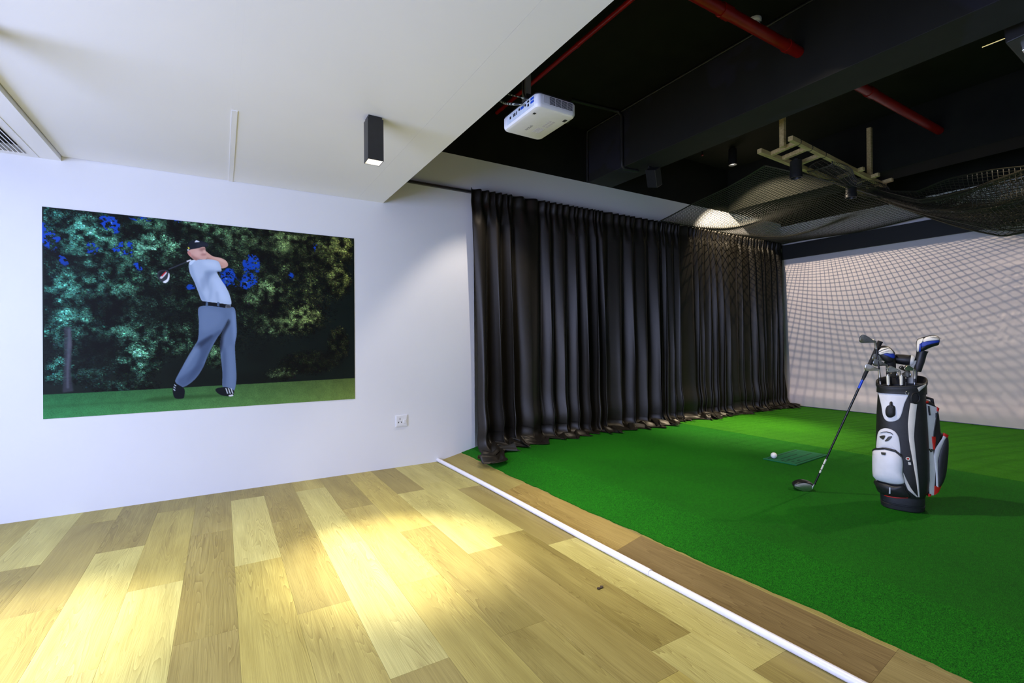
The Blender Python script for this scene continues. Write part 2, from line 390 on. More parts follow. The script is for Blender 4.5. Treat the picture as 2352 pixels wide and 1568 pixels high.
round_spot('ceiling_spotlight', (5.88, 3.98, ZTOP), 'lit black cylinder spotlight on the black ceiling between the pine rack and the curtain', 230, 'black cylinder spotlights', h=.24, size=112, blend=.3, soft=.008, target=(.9, -.15, -1.9), core=(1100, 46, (-.42, -.40, -3.5)))
round_spot('ceiling_spotlight', (5.88, .75, ZTOP), 'lit black cylinder spotlight on the black ceiling past the grey box', 170, 'black cylinder spotlights', h=.24, size=126, blend=.3, soft=.012, lampname='spotlight_right_offscreen')
round_spot('ceiling_spotlight', (2.27, 3.75, ZTOP), 'lit black cylinder spotlight on the black ceiling above the near curtain end', 150, 'black cylinder spotlights', h=.24, size=70, blend=.35, color=(1, .90, .80))
round_spot('ceiling_spotlight', (2.14, 2.26, ZTOP), 'lit black cylinder spotlight on the black ceiling above the wood ramp', 260, 'black cylinder spotlights', h=.24, size=98, blend=.5, target=(1.0, -.45, -2), lampname='spotlight_ramp_offscreen')
RZ = 3.10
round_spot('rack_spotlight', (5.10, 2.735, RZ-.02), 'black barrel spotlight clamped mid way along the pine rack', 0, 'barrel spotlights on the pine rack', h=.20, r=.056, size=130, target=(2.9, .9, -1.5), yoke=True, emit='chrome', soft=.012)
round_spot('rack_spotlight', (6.38, 2.79, RZ-.02), 'black barrel spotlight clamped at the netted end of the pine rack', 0, 'barrel spotlights on the pine rack', h=.20, r=.056, size=130, target=(1.6, -1.6, -1.2), yoke=True, emit='chrome', soft=.012)

# ================================================================== PINE RACK hanging from the black ceiling
rack = empty('hanging_rack', (5.8, 2.72, RZ), label='ladder shaped pine batten rack hung from the black ceiling on two posts', cat='rack')
def rk(name, a, b, w, h, up=(0, 0, 1)):
    o = Vector((5.8, 2.72, RZ)); return MB().bar(Vector(a)-o, Vector(b)-o, w, h, up).build(name, M['timber'], rack, bevel=.003)
rk('rail', (4.62, 2.835, RZ), (7.0, 2.925, RZ-.02), .045, .045)
rk('rail', (4.66, 2.55, RZ+.03), (7.02, 2.70, RZ), .045, .045)
for x in (4.80, 5.02, 5.32, 6.18, 6.55, 6.90):
    rk('rung', (x, 2.57, RZ+.022), (x+.02, 2.85, RZ+.004), .045, .040)
rk('post', (4.71, 2.65, RZ-.01), (4.71, 2.65, ZTOP), .045, .045, (0, 1, 0))
rk('post', (6.596, 2.683, RZ+.03), (6.596, 2.683, 3.715), .045, .045, (0, 1, 0))
for x in (4.82, 5.06, 5.36):
    o = Vector((5.8, 2.72, RZ)); t = (x-4.66)/2.36; cy = 2.55+.15*t; cz = RZ+.03-.03*t
    MB().tube([Vector((x, cy+.03*math.cos(a), cz+.03*math.sin(a)))-o for a in np.linspace(0, 2*math.pi, 13)], .003, 5, False).build('cable_tie', M['blackmetal'], rack)

# ================================================================== GOLF NETS
M['net'] = mat('black_net_cord', (.030, .027, .018, 1), .45, spec=.5, var=.2)
def net(name, fn, nu, nv, r, label, group=None, su=70, sv=70):
    m = MB()
    U = np.linspace(0, 1, su); V = np.linspace(0, 1, sv)
    for f in (fn if isinstance(fn, list) else [fn]):
        for i in range(nu): m.tube([f(i/(nu-1), v) for v in V], r*(3 if i in (0, nu-1) else 1), 3, False)
        for j in range(nv): m.tube([f(u, j/(nv-1)) for u in U], r*(3 if j in (0, nv-1) else 1), 3, False)
    return tag(m.build(name, M['net']), label, 'net', group)
def canopy(u, v):                      # u: along the curtain (x), v: from the curtain rail towards the rack
    x0 = 5.02+2.89*u; y0 = 4.46; z0 = 2.812-.02*u
    x1 = 4.95+2.95*u; y1 = 2.98-.45*u; z1 = 3.06-.24*u**1.5
    x = x0+(x1-x0)*v; y = y0+(y1-y0)*v; z = z0+(z1-z0)*v
    sag = .20*math.sin(math.pi*v)*(.55+.45*math.cos(3*math.pi*u+.5)**2)*math.sin(math.pi*min(1, max(0.0, u*.92+.04)))
    z -= sag; y += .03*math.sin(9*u)*v*(1-v)*4
    z += .02*math.sin(14*u+5*v)*math.sin(math.pi*v)
    return (x, y, z)
net('golf_net', canopy, 84, 50, .0030, 'black golf net stretched as a canopy from the curtain top to the rack')
def drape(layer):
    def fn(u, v):                      # u: from the rack out to the right, v: across the fold
        y = 2.78-3.4*u
        top = 3.10-.30*min(1, u/.16)**.8-.10*u+.34*max(0, u-.3)
        bot = 3.00-.70*min(1, u/.34)**.8+.20*max(0, u-.40)
        wid = .15+.85*min(1, u/.35)
        z = top+(bot-top)*v + layer*.05*math.sin(6*v+7*u)*min(1, u*4)
        x = 6.85+(.55*math.sin(5.2*v+layer*1.7)*.5+.35*v-.15)*wid + .05*math.sin(15*v+9*u+layer)*min(1, u*5)
        return (x, y, z)
    return fn
net('golf_net', [drape(0), drape(1), drape(2.3), drape(-1)], 90, 36, .0030, 'black golf net gathered in a hanging swag beyond the pine rack end')
def tail(u, v):                        # net end wound round the rack's far rails
    x = 5.55+1.45*u; a = 2*math.pi*v; t = (x-4.66)/2.36
    return (x, 2.69+.10*t+(.13+.05*math.sin(9*u))*math.cos(a), RZ-.02+(.045+.02*math.sin(7*u+a))*math.sin(a)-.05*u)
net('golf_net', tail, 44, 20, .0024, 'black golf net wound around the far rails of the pine rack', su=40, sv=24)

# ================================================================== CURTAINS
def vnoise(x, seed):
    r = np.random.default_rng(seed).uniform(-1, 1, 400); x = np.asarray(x, float)+50; i = np.floor(x).astype(int); f = x-i; f = f*f*(3-2*f)
    return r[i % 400]*(1-f)+r[(i+1) % 400]*f
def curtain(x0, x1, nf, seed, label, extra0=0., xtail=0.):
    nu, nt = int(nf*26), 150
    s = np.linspace(0, 1, nu); zt = 2.80; yc = 4.485
    ph = nf*s + .55*vnoise(s*nf*.45, seed)+.22*vnoise(s*nf*1.1, seed+1)
    xb = x0+(x1-x0)*s
    zf = np.array([platform_z(x) for x in xb])+.016
    ext = .22+.11*vnoise(s*nf*.4, seed+2)+.06*vnoise(s*nf*.9, seed+3)+extra0*np.exp(-s*(x1-x0)/.22)
    A = np.zeros((nt, nu, 3)); L = zt-zf+ext
    T = np.concatenate([np.linspace(0, .12, 14), np.linspace(.13, .80, 66), np.linspace(.805, 1, 70)])
    amp = .060*(1+.45*vnoise(s*nf*.5, seed+4)); sub = vnoise(ph*1.3, seed+5)
    for k, t in enumerate(T):
        d = t*L; H = zt-zf; r = .13+.04*vnoise(s*nf*.8, seed+6)
        q = t
        a = amp*(.45+.75*min(1, q*1.6)); head = 1 if t < .045 else 0
        pinch = math.exp(-((t-.045)/.018)**2)
        warp = ph + .10*vnoise(s*nf*.5+q*1.2, seed+7)*q + .05*np.sin(q*5+s*9)*q
        fold = 2*np.abs(np.sin(np.pi*warp))**.75-1; fold2 = 0
        y = yc - .03 - a*(fold+.22*fold2) - .010*sub
        x = xb + .030*np.sin(2*np.pi*warp)*(.2+q) + .02*vnoise(s*5+q*2, seed+8)*q
        if t < .12:                                    # gathered heading tape
            g = max(0, 1-t/.12)
            y = y*(1-g) + g*(yc-.018-.010*np.sin(2*np.pi*ph*2.2)) + pinch*.012
        y = y + (-.016*np.sin(2*np.pi*ph*2.2) if t < .12 else 0)*max(0, 1-t/.12)
        z = zt - d
        over = d-(H-r)
        th = np.clip(over/r, 0, np.pi/2)
        lying = np.maximum(0, over-r*np.pi/2)
        bend = over > 0
        yo = np.where(bend, r*(1-np.cos(th))+lying, 0); zz = np.where(bend, zf+r-r*np.sin(th), z)
        wr = np.where(bend, np.clip(lying/.05, 0, 1), 0)
        zz = zz + wr*(.030+.030*np.sin(2*np.pi*warp*1.0+lying*26)+.020*vnoise(ph*2+lying*22, seed+9))*np.clip((ext*1.15-lying-.12)/.10, .15, 1) + np.where(bend, .006, 0)
        belly = .05*np.exp(-((d-(H-.22))/.16)**2)
        A[k, :, 0] = x + wr*.03*vnoise(ph*2+lying*25, seed+10) - xtail*np.exp(-s*(x1-x0)/.12)*np.clip(lying/.15, 0, 1.5)
        A[k, :, 1] = y - yo - belly*(.5+.5*vnoise(ph, seed+11))
        flo = np.array([platform_z(v) for v in A[k, :, 0]])+.019
        A[k, :, 2] = np.maximum(zz, flo)
        A[k, :, 0] += np.exp(-s*(x1-x0)/.15)*(.035*math.sin(min(1, t*1.1)*math.pi)-.0) * (1 if extra0 else 0)
    m = MB().grid(A)
    o = m.build('blackout_curtain', M['satin'], smooth=180)
    sd = o.modifiers.new('thickness', 'SOLIDIFY'); sd.thickness = .002; sd.offset = 1
    return tag(o, label, 'curtain', 'black satin curtains')
curtain(2.20, 4.955, 14, 11, 'black satin curtain with broad folds hanging next to the white mural wall', .22, .10)
curtain(4.985, 7.88, 19, 31, 'black satin curtain with narrow folds hanging next to the white screen')
rail = tag(MB().box(1.34, 8.0, YW-.034, YW-.001, 2.778, 2.800).build('curtain_rail', M['blackmetal']), 'slim black curtain rail fixed along the white wall', 'rail')

# ================================================================== SCREEN, valance
def screen_pt(u, v):
    y = 4.50-7.4*u; z = .150+2.395*v
    x = 8.0-.035*math.exp(-((v-.05)/.06)**2)*(1+.5*math.sin(3*u*2.1+.5)) - .02*math.sin(math.pi*v)
    x -= .004*math.sin(17*u+3*v)*math.exp(-v*3)+.002*math.sin(8*u-4*v)+.003*math.sin(5*v+3*u)
    return (x, y, z)
tag(MB().grid(np.array([[screen_pt(u, v) for v in np.linspace(0, 1, 70)] for u in np.linspace(0, 1, 160)])).build('impact_screen', M['screen'], smooth=180), 'large white cloth golf screen hanging across the end wall', 'screen')
tag(MB().box(7.93, 7.955, YF+.02, 4.50, 2.530, 2.765).build('valance', M['dark']), 'flat black pelmet board along the top of the white screen', 'pelmet')

# ================================================================== MURAL PRINT
def make_mural():
    W, H = 660, 462; X0, X1, Z0, Z1 = -1.070, 1.054, .690, 2.175
    img = np.zeros((H, W, 3), np.float32)
    def rc(u, v): p = at_y(u, v, YW); return ((p[0]-X0)/(X1-X0)*W, (Z1-p[2])/(Z1-Z0)*H)
    def rg(cx, cy): return rc(340+cx/3.732, 520+cy/3.733)
    def rw(cx, cy): return rc(80+cx/3.0158, 460+cy/3.0158)
    yy, xx = np.mgrid[0:H, 0:W].astype(np.float32)
    def fnoise(sc, seed, oct=4):
        out = np.zeros((H, W), np.float32); a = 1; tot = 0; r = np.random.default_rng(seed)
        for o in range(oct):
            n = r.random((int(H/sc)+3, int(W/sc)+3)).astype(np.float32)
            fy, fx = yy/sc, xx/sc; iy, ix = fy.astype(int), fx.astype(int); ty, tx = fy-iy, fx-ix
            ty = ty*ty*(3-2*ty); tx = tx*tx*(3-2*tx)
            out += a*((n[iy, ix]*(1-tx)+n[iy, ix+1]*tx)*(1-ty)+(n[iy+1, ix]*(1-tx)+n[iy+1, ix+1]*tx)*ty)
            tot += a; a *= .55; sc = max(1.5, sc/2)
        return out/tot
    def blur(m, n):
        for _ in range(2):
            for ax in (0, 1):
                c = np.cumsum(np.pad(m, [(n+1, n) if q == ax else (0, 0) for q in (0, 1)], mode='edge'), axis=ax)
                m = (np.take(c, range(2*n+1, c.shape[ax]), axis=ax)-np.take(c, range(0, c.shape[ax]-2*n-1), axis=ax))/(2*n+1)
        return m
    def mask(P, soft=0):
        P = np.array(P); ss = 3; m = np.zeros((H, W), np.float32)
        x0, x1 = max(0, int(P[:, 0].min())-1), min(W, int(P[:, 0].max())+2); y0, y1 = max(0, int(P[:, 1].min())-1), min(H, int(P[:, 1].max())+2)
        if x1 <= x0 or y1 <= y0: return m
        gx, gy = np.meshgrid(np.linspace(x0, x1, (x1-x0)*ss, endpoint=False)+.5/ss, np.linspace(y0, y1, (y1-y0)*ss, endpoint=False)+.5/ss)
        ins = np.zeros(gx.shape, bool); n = len(P)
        for i in range(n):
            (ax, ay), (bx, by) = P[i], P[(i+1) % n]
            if ay == by: continue
            c = ((ay > gy) != (by > gy)) & (gx < (bx-ax)*(gy-ay)/(by-ay)+ax); ins ^= c
        m[y0:y1, x0:x1] = ins.reshape(y1-y0, ss, x1-x0, ss).mean(axis=(1, 3))
        return blur(m, soft) if soft else m
    def smoothp(P, n=4):                      # Catmull-Rom through the outline
        P = np.array(P, float); out = []
        for i in range(len(P)):
            a, b, c, d = P[i-1], P[i], P[(i+1) % len(P)], P[(i+2) % len(P)]
            for t in np.linspace(0, 1, n, endpoint=False):
                out.append(.5*((2*b)+(-a+c)*t+(2*a-5*b+4*c-d)*t*t+(-a+3*b-3*c+d)*t**3))
        return out
    def paint(m, col, k=1.0):
        nonlocal img
        m = (m*k)[..., None]; col = np.asarray(col, np.float32)
        img = img*(1-m)+col*m
    # --- trees
    n1 = fnoise(90, 1); n2 = fnoise(26, 2); n3 = fnoise(60, 5)
    left = 1-xx/W
    img[:] = np.stack([14+8*n1, 20+12*n1, 17+10*n1], -1)
    def blob(cx, cy, rx, ry): x, y = rw(cx, cy); return np.exp(-(((xx-x)/(rx*.288))**2+((yy-y)/(ry*.288))**2))
    sky = blob(100, 250, 70, 120)+blob(610, 340, 90, 80)+blob(540, 180, 60, 60)+blob(480, 130, 50, 35)+blob(1500, 430, 90, 110)+blob(1330, 540, 80, 110)+blob(400, 330, 70, 60)+blob(1480, 570, 80, 60)+blob(720, 130, 90, 30)*.8+blob(1940, 330, 40, 70)*.8+blob(720, 470, 50, 60)*.8+blob(1770, 520, 40, 40)*.7+blob(1070, 600, 50, 30)*.8+blob(200, 420, 50, 60)*.8+blob(70, 720, 30, 40)*.5+blob(1000, 150, 80, 30)*.6
    sm = np.clip((sky*(.15+1.9*fnoise(16, 21))-.50)*5, 0, 1)
    paint(sm*.9, (18, 72, 190))
    paint(np.clip((sky*(fnoise(9, 8))-.62)*6, 0, 1)*.7, (150, 190, 240))
    # leaf clumps: many small leaf dabs, dark ones first
    r = np.random.default_rng(3)
    clumps = [(420, 250, 300, 170, 1), (250, 600, 230, 160, .8), (800, 330, 260, 150, 1), (150, 720, 160, 260, .9), (200, 900, 220, 170, .95), (560, 640, 220, 150, .7), (560, 930, 240, 120, .8), (700, 1120, 200, 170, 1.05), (960, 960, 200, 160, 1.0), (1550, 650, 220, 150, 1.15), (1450, 330, 200, 140, .7), (1700, 320, 260, 160, .85), (2000, 300, 200, 150, 1.0), (1850, 820, 230, 170, 1.0), (1650, 860, 200, 120, .9), (2100, 560, 140, 200, .8), (1900, 1120, 300, 130, .55), (1700, 1200, 160, 70, .9), (1250, 1080, 90, 120, .7), (150, 1180, 120, 120, .8), (350, 1210, 160, 80, .5), (1050, 700, 120, 150, .5), (520, 420, 200, 120, .9), (1250, 250, 300, 100, .7), (130, 130, 220, 90, .8), (900, 170, 300, 80, .7), (330, 800, 150, 140, .5), (620, 1280, 260, 60, .5), (2100, 1000, 120, 200, .5), (2150, 350, 90, 160, 1.1), (1150, 620, 1050, 640, .55), (1150, 620, 1050, 640, .55), (500, 500, 520, 480, .7), (500, 900, 480, 360, .6), (1750, 600, 520, 560, .62), (1200, 180, 1100, 140, .75), (350, 300, 360, 260, .8), (1900, 350, 340, 260, .85)]
    XS_, YS_, LS_ = [], [], []
    for cx, cy, rx, ry, br in clumps:
        x0, y0 = rw(cx, cy); n = int(min(rx*ry, 110000)/6.5)
        th = r.random(n)*2*np.pi; rad = np.sqrt(r.random(n))*(.6+.4*r.random(n))
        X = x0+np.cos(th)*rad*rx*.288; Y = y0+np.sin(th)*rad*ry*.288
        l = br*(.22+1.0*r.random(n)**1.8)*(1.05-.40*(Y-y0)/(ry*.288))*(1.15-.5*rad)
        XS_.append(X); YS_.append(Y); LS_.append(l)
    X = np.concatenate(XS_); Y = np.concatenate(YS_); Lm = np.concatenate(LS_)
    ok = (X > 3) & (X < W-5) & (Y > 1) & (Y < H-4); X, Y, Lm = X[ok], Y[ok], Lm[ok]
    # leave sky holes and shady gaps by the noise fields
    g3 = fnoise(12, 12)[Y.astype(int), X.astype(int)]; g4 = fnoise(34, 13)[Y.astype(int), X.astype(int)]; sk = sm[Y.astype(int), X.astype(int)]
    Lm = Lm*np.clip((g3-.26)*3.6, .18, 1.4)*np.clip((g4-.20)*3.0, .45, 1.25)
    g5 = fnoise(4.5, 31, 2)[Y.astype(int), X.astype(int)]
    keep = ~((sk > .35) & (g5 < .56)); X, Y, Lm = X[keep], Y[keep], Lm[keep]
    od = np.argsort(Lm+r.normal(0, .12, len(Lm)))
    f = 1-X/W
    cols = np.stack([(48+36*(1-f))*Lm, (88+12*f)*Lm, (56+30*f-14*(1-f))*Lm], -1)*np.array([1, 1, 1])
    cols = np.clip(cols+r.normal(0, 4, cols.shape), 7, 205).astype(np.float32)
    aw = 1+(r.random(len(X))**1.5*3.6).astype(int); bh = 1+(r.random(len(X))**2*2.6).astype(int); cols *= np.where(r.random(len(X)) < .22, 1.45, .92)[:, None]
    for i in od:
        ix, iy = int(X[i]), int(Y[i]); img[iy:iy+bh[i], ix:ix+aw[i]] = cols[i]
    # dark hollows between the trees
    for cx, cy, rx, ry, k in ((820, 760, 260, 130, .55), (480, 1080, 110, 200, .55), (1560, 1050, 160, 240, .75), (1150, 480, 110, 140, .4), (350, 980, 130, 110, .35), (2080, 1080, 260, 160, .45), (1000, 1200, 130, 130, .6), (1500, 1230, 240, 60, .6), (300, 450, 110, 160, .35)):
        paint(np.clip(blob(cx, cy, rx, ry)*(.4+.9*n2), 0, 1)*k, (13, 17, 15))
    # trunks
    for P, col in (([(205, 880), (250, 870), (262, 1000), (250, 1180), (270, 1320), (195, 1330), (205, 1100)], (58, 60, 68)), ([(232, 890), (250, 885), (258, 1000), (236, 1180), (240, 1300), (222, 1300), (224, 1100)], (88, 90, 100))):
        m = mask([rw(*p) for p in P], 1); paint(m*(.55+.5*n2), col)
    # --- lawn
    lawn = mask([rw(40, 1345), rw(600, 1318), rw(1200, 1285), rw(2240, 1228), rw(2260, 1600), rw(20, 1600)])
    t = (xx/W)[..., None]; d = np.clip((yy-H*.86)/(H*.14), 0, 1)[..., None]
    g = (np.array([52, 128, 74])*(1-t)+np.array([106, 128, 62])*t)*(.72+.30*d) * (.82+.36*np.random.default_rng(4).random((H, W, 1))*.6+.2*fnoise(14, 9)[..., None])
    img[:] = img*(1-lawn[..., None])+g*lawn[..., None]
    paint(mask(smoothp([rg(0, 1470), rg(230, 1448), rg(600, 1435), rg(720, 1450), rg(560, 1462), rg(300, 1478), rg(0, 1495)]), 2)*.55, (38, 70, 34))
    paint(mask(smoothp([rw(60, 1420), rw(500, 1395), rw(900, 1380), rw(900, 1392), rw(500, 1410), rw(60, 1440)]), 2)*.35, (40, 80, 45))
    # --- golfer: flat figure of the print
    G = lambda L: smoothp([rg(*p) for p in L])
    def shade(P, col, k=1, soft=2, clip=None):
        m = mask(G(P), soft)
        if clip is not None: m = m*clip
        paint(m, col, k)
    # club shaft and head
    m = mask([rg(360, 288), rg(368, 296), rg(182, 372), rg(176, 364)]); paint(m, (52, 58, 66))
    m = mask([rg(330, 296), rg(370, 282), rg(372, 294), rg(334, 308)]); paint(m, (205, 208, 215))
    paint(mask(G([(80, 410), (95, 382), (135, 372), (172, 380), (188, 420), (180, 462), (155, 486), (118, 474), (88, 445)])), (52, 56, 62))
    paint(mask(G([(100, 395), (140, 380), (160, 395), (150, 420), (112, 440), (95, 425)]), 1), (26, 28, 32))
    paint(mask(G([(105, 436), (150, 395), (162, 402), (120, 448)])), (205, 205, 210)); paint(mask(G([(118, 420), (150, 388), (156, 392), (124, 428)])), (190, 40, 48))
    paint(mask(G([(128, 476), (165, 450), (178, 400), (186, 425), (176, 466), (152, 485)])), (228, 232, 238))
    # hands, forearm and elbow behind the head
    arm = mask(G([(488, 210), (520, 232), (560, 258), (620, 270), (665, 292), (685, 320), (680, 345), (640, 360), (600, 352), (560, 300), (510, 285), (486, 255)]))
    paint(arm, (205, 158, 140)); shade([(500, 268), (560, 292), (610, 330), (640, 352), (600, 352), (560, 305), (505, 290)], (150, 105, 92), .7, 2, arm)
    shade([(560, 262), (640, 285), (675, 315), (650, 310), (590, 285)], (228, 190, 172), .7, 2, arm)
    # trousers
    back = mask(G([(440, 690), (520, 680), (680, 700), (690, 790), (640, 890), (590, 960), (520, 1090), (470, 1210), (400, 1310), (300, 1375), (238, 1335), (242, 1300), (290, 1210), (345, 1110), (400, 1020), (430, 960), (436, 820), (430, 745)]))
    paint(back, (96, 116, 146))
    front = mask(G([(668, 700), (715, 690), (745, 710), (756, 800), (760, 920), (745, 1020), (752, 1180), (758, 1300), (738, 1405), (690, 1385), (640, 1375), (638, 1250), (622, 1100), (618, 1000), (640, 900), (690, 800)]))
    paint(front, (98, 118, 148))
    shade([(640, 890), (690, 800), (700, 830), (650, 930), (640, 1010), (620, 1080), (560, 1080), (600, 970)], (30, 36, 48), .85, 2, np.maximum(back, front))
    shade([(430, 1000), (540, 935), (640, 880), (560, 990), (500, 1120), (430, 1240), (330, 1330), (400, 1200), (450, 1080)], (62, 78, 106), .75, 3, back)
    shade([(420, 1010), (545, 930), (540, 960), (430, 1050)], (40, 50, 70), .7, 2, back)
    shade([(250, 1320), (330, 1260), (450, 1180), (480, 1190), (400, 1310), (300, 1375)], (64, 80, 108), .6, 3, back)
    shade([(350, 1120), (420, 1020), (440, 1040), (370, 1150), (290, 1260), (270, 1290)], (118, 138, 166), .8, 3, back)
    shade([(450, 720), (520, 700), (640, 740), (620, 830), (520, 900), (450, 880)], (112, 132, 162), .6, 5, back)
    shade([(720, 720), (748, 760), (756, 920), (742, 1010), (728, 900)], (126, 148, 184), .8, 3, front)
    shade([(640, 1020), (668, 1080), (672, 1250), (660, 1370), (640, 1370), (634, 1200)], (72, 88, 116), .7, 3, front)
    shade([(690, 1040), (730, 1030), (740, 1200), (730, 1380), (700, 1380), (690, 1200)], (112, 132, 162), .7, 4, front)
    # shirt
    shirt = mask(G([(352, 318), (400, 292), (470, 284), (540, 284), (600, 300), (622, 340), (628, 385), (592, 392), (622, 450), (668, 520), (700, 590), (712, 668), (640, 662), (540, 650), (466, 640), (430, 560), (395, 470), (360, 400)]))
    paint(shirt, (172, 190, 212))
    shade([(352, 318), (372, 330), (400, 430), (450, 540), (500, 650), (466, 640), (420, 545), (375, 440)], (130, 150, 178), .8, 3, shirt)
    shade([(490, 385), (600, 388), (560, 405), (520, 470), (530, 560), (500, 480)], (120, 140, 168), .8, 3, shirt)
    shade([(450, 460), (500, 420), (510, 470), (470, 560), (455, 540)], (136, 154, 180), .7, 3, shirt)
    shade([(470, 300), (560, 296), (600, 320), (600, 360), (500, 340)], (190, 206, 226), .9, 4, shirt)
    shade([(560, 440), (620, 470), (670, 560), (690, 640), (620, 630), (590, 540)], (188, 206, 230), .9, 5, shirt)
    shade([(600, 560), (610, 640), (590, 640), (580, 570)], (150, 170, 198), .6, 2, shirt)
    shade([(540, 460), (552, 560), (530, 640), (515, 640), (530, 540)], (146, 166, 194), .6, 2, shirt)
    shade([(585, 384), (626, 376), (626, 390), (590, 398)], (110, 128, 152), .7, 1, shirt)
    paint(mask(G([(352, 318), (372, 292), (420, 288), (400, 300), (368, 330)])), (196, 212, 230))
    # belt
    paint(mask([rg(462, 640), rg(560, 652), rg(712, 672), rg(712, 700), rg(660, 698), rg(540, 680), rg(460, 668)]), (18, 20, 26))
    for x in (505, 602): paint(mask([rg(x-8, 646), rg(x+10, 650), rg(x+8, 686), rg(x-10, 680)]), (84, 104, 130))
    for y in (674, 684, 693): paint(mask([rg(664, y-1), rg(710, y+1), rg(710, y+5), rg(664, y+3)]), (150, 156, 164))
    # shoes
    paint(mask(G([(236, 1345), (300, 1378), (316, 1405), (312, 1450), (298, 1472), (235, 1470), (214, 1425), (216, 1370)])), (18, 22, 28))
    for x, y in ((228, 1350), (222, 1368), (220, 1388)): paint(mask([rg(x, y), rg(x+16, y+12), rg(x+12, y+20), rg(x-4, y+8)]), (175, 185, 195))
    paint(mask(G([(578, 1395), (600, 1382), (660, 1374), (700, 1385), (738, 1408), (726, 1450), (680, 1452), (630, 1445), (590, 1420)])), (20, 24, 30))
    for x in (662, 684, 706): paint(mask([rg(x, 1384), rg(x+10, 1384), rg(x+26, 1430), rg(x+16, 1432)]), (190, 198, 206))
    paint(mask(G([(690, 1445), (726, 1438), (728, 1450), (700, 1455)])), (225, 225, 228))
    # neck, face, ear
    head = mask(G([(345, 205), (362, 192), (420, 188), (482, 176), (494, 205), (500, 235), (504, 265), (492, 284), (440, 284), (408, 292), (372, 268), (350, 245), (338, 225)]))
    paint(head, (206, 160, 146))
    shade([(370, 240), (400, 262), (440, 280), (408, 294), (372, 270)], (150, 104, 96), .8, 2, head)
    shade([(440, 196), (490, 182), (494, 200), (450, 212)], (120, 80, 72), .7, 2, head)
    shade([(452, 238), (492, 232), (500, 246), (460, 252)], (152, 98, 92), .5, 1, head)
    shade([(400, 205), (450, 215), (450, 250), (410, 250)], (222, 180, 166), .7, 4, head)
    shade([(472, 205), (486, 205), (494, 230), (480, 232)], (226, 186, 170), .6, 1, head)
    paint(mask(G([(338, 222), (352, 216), (366, 232), (366, 256), (352, 250)])), (196, 130, 120))
    # cap
    paint(mask(G([(338, 215), (340, 170), (362, 132), (410, 116), (450, 124), (490, 136), (514, 152), (510, 174), (470, 176), (420, 190), (362, 200)])), (26, 30, 40))
    paint(mask(G([(420, 150), (470, 138), (514, 152), (510, 172), (470, 170), (420, 184)]), 1), (40, 44, 56), .7)
    paint(mask([rg(398, 138), rg(412, 120), rg(424, 122), rg(446, 134), rg(430, 136)]), (215, 220, 228))
    paint(mask([rg(340, 180), rg(350, 178), rg(360, 190), rg(346, 196)]), (205, 195, 60)); paint(mask([rg(338, 198), rg(350, 196), rg(350, 206), rg(340, 212)]), (220, 225, 230))
    img = np.clip(img, 0, 255)/255
    lin = np.where(img <= .04045, img/12.92, ((img+.055)/1.055)**2.4)
    # mesh: one vertex per print dot
    vx = np.linspace(X0, X1, W); vz = np.linspace(Z1, Z0, H)
    co = np.zeros((H, W, 3), np.float32); co[..., 0] = vx[None]; co[..., 2] = vz[:, None]; co[..., 1] = YW-.004
    me = bpy.data.meshes.new('wall_mural'); nv = H*W; nf = (H-1)*(W-1)
    base = (np.arange(H-1)[:, None]*W+np.arange(W-1)[None]).reshape(-1)
    idx = np.stack([base, base+W, base+W+1, base+1], -1).astype(np.int32)
    # a thin backing closes the board
    ex = np.array([[X0, YW-.0005, Z1], [X1, YW-.0005, Z1], [X1, YW-.0005, Z0], [X0, YW-.0005, Z0]], np.float32)
    rim = [0, W-1, nv-1, nv-W]
    fc = [list(q) for q in ((rim[0], rim[1], nv+1, nv), (rim[1], rim[2], nv+2, nv+1), (rim[2], rim[3], nv+3, nv+2), (rim[3], rim[0], nv, nv+3))]
    allv = np.concatenate([co.reshape(-1, 3), ex]); loops = np.concatenate([idx.reshape(-1), np.array(fc, np.int32).reshape(-1)]); nf2 = nf+4
    me.vertices.add(len(allv)); me.vertices.foreach_set('co', allv.reshape(-1))
    me.loops.add(len(loops)); me.loops.foreach_set('vertex_index', loops)
    me.polygons.add(nf2); me.polygons.foreach_set('loop_start', np.arange(nf2, dtype=np.int32)*4)
    me.update(calc_edges=True); me.validate()
    at = me.color_attributes.new('print', 'FLOAT_COLOR', 'POINT')
    cols = np.ones((len(allv), 4), np.float32); cols[:nv, :3] = lin.reshape(-1, 3)*1.05; cols[nv:, :3] = .3
    at.data.foreach_set('color', cols.reshape(-1))
    k = NT('printed_mural'); a = k.n('ShaderNodeAttribute', attribute_name='print'); k.l(a.outputs['Color'], k.b.inputs['Base Color'])
    k.b.inputs['Roughness'].default_value = .4; k.b.inputs['Specular IOR Level'].default_value = .14
    me.materials.append(k.m)
    o = bpy.data.objects.new('wall_mural', me); C.objects.link(o)
    return tag(o, 'large photo print of a golfer finishing a swing before dark trees, on the white wall', 'mural')
make_mural()

# ================================================================== SMALL FITTINGS
# wall socket
e = empty('wall_socket', (1.494, YW, .447), label='white wall socket with three slots and a rocker switch below the mural', cat='socket')
MB().box(-.060, .060, -.009, 0, -.056, .056).build('face_plate', M['white_plastic'], e, bevel=.004)
MB().box(-.050, .050, -.0115, -.008, -.045, .045).build('inner_plate', M['white_plastic'], e, bevel=.0015)
for x, z, a in ((-.018, .020, 0), (-.032, -.012, .6), (-.004, -.012, -.6)):
    MB().obox((x, -.0118, z), .006, .002, .016, Matrix.Rotation(a, 3, 'Y')).build('slot', M['dark'], e)
MB().box(.016, .042, -.016, -.010, -.022, .012).build('switch', M['white_plastic'], e, bevel=.002)

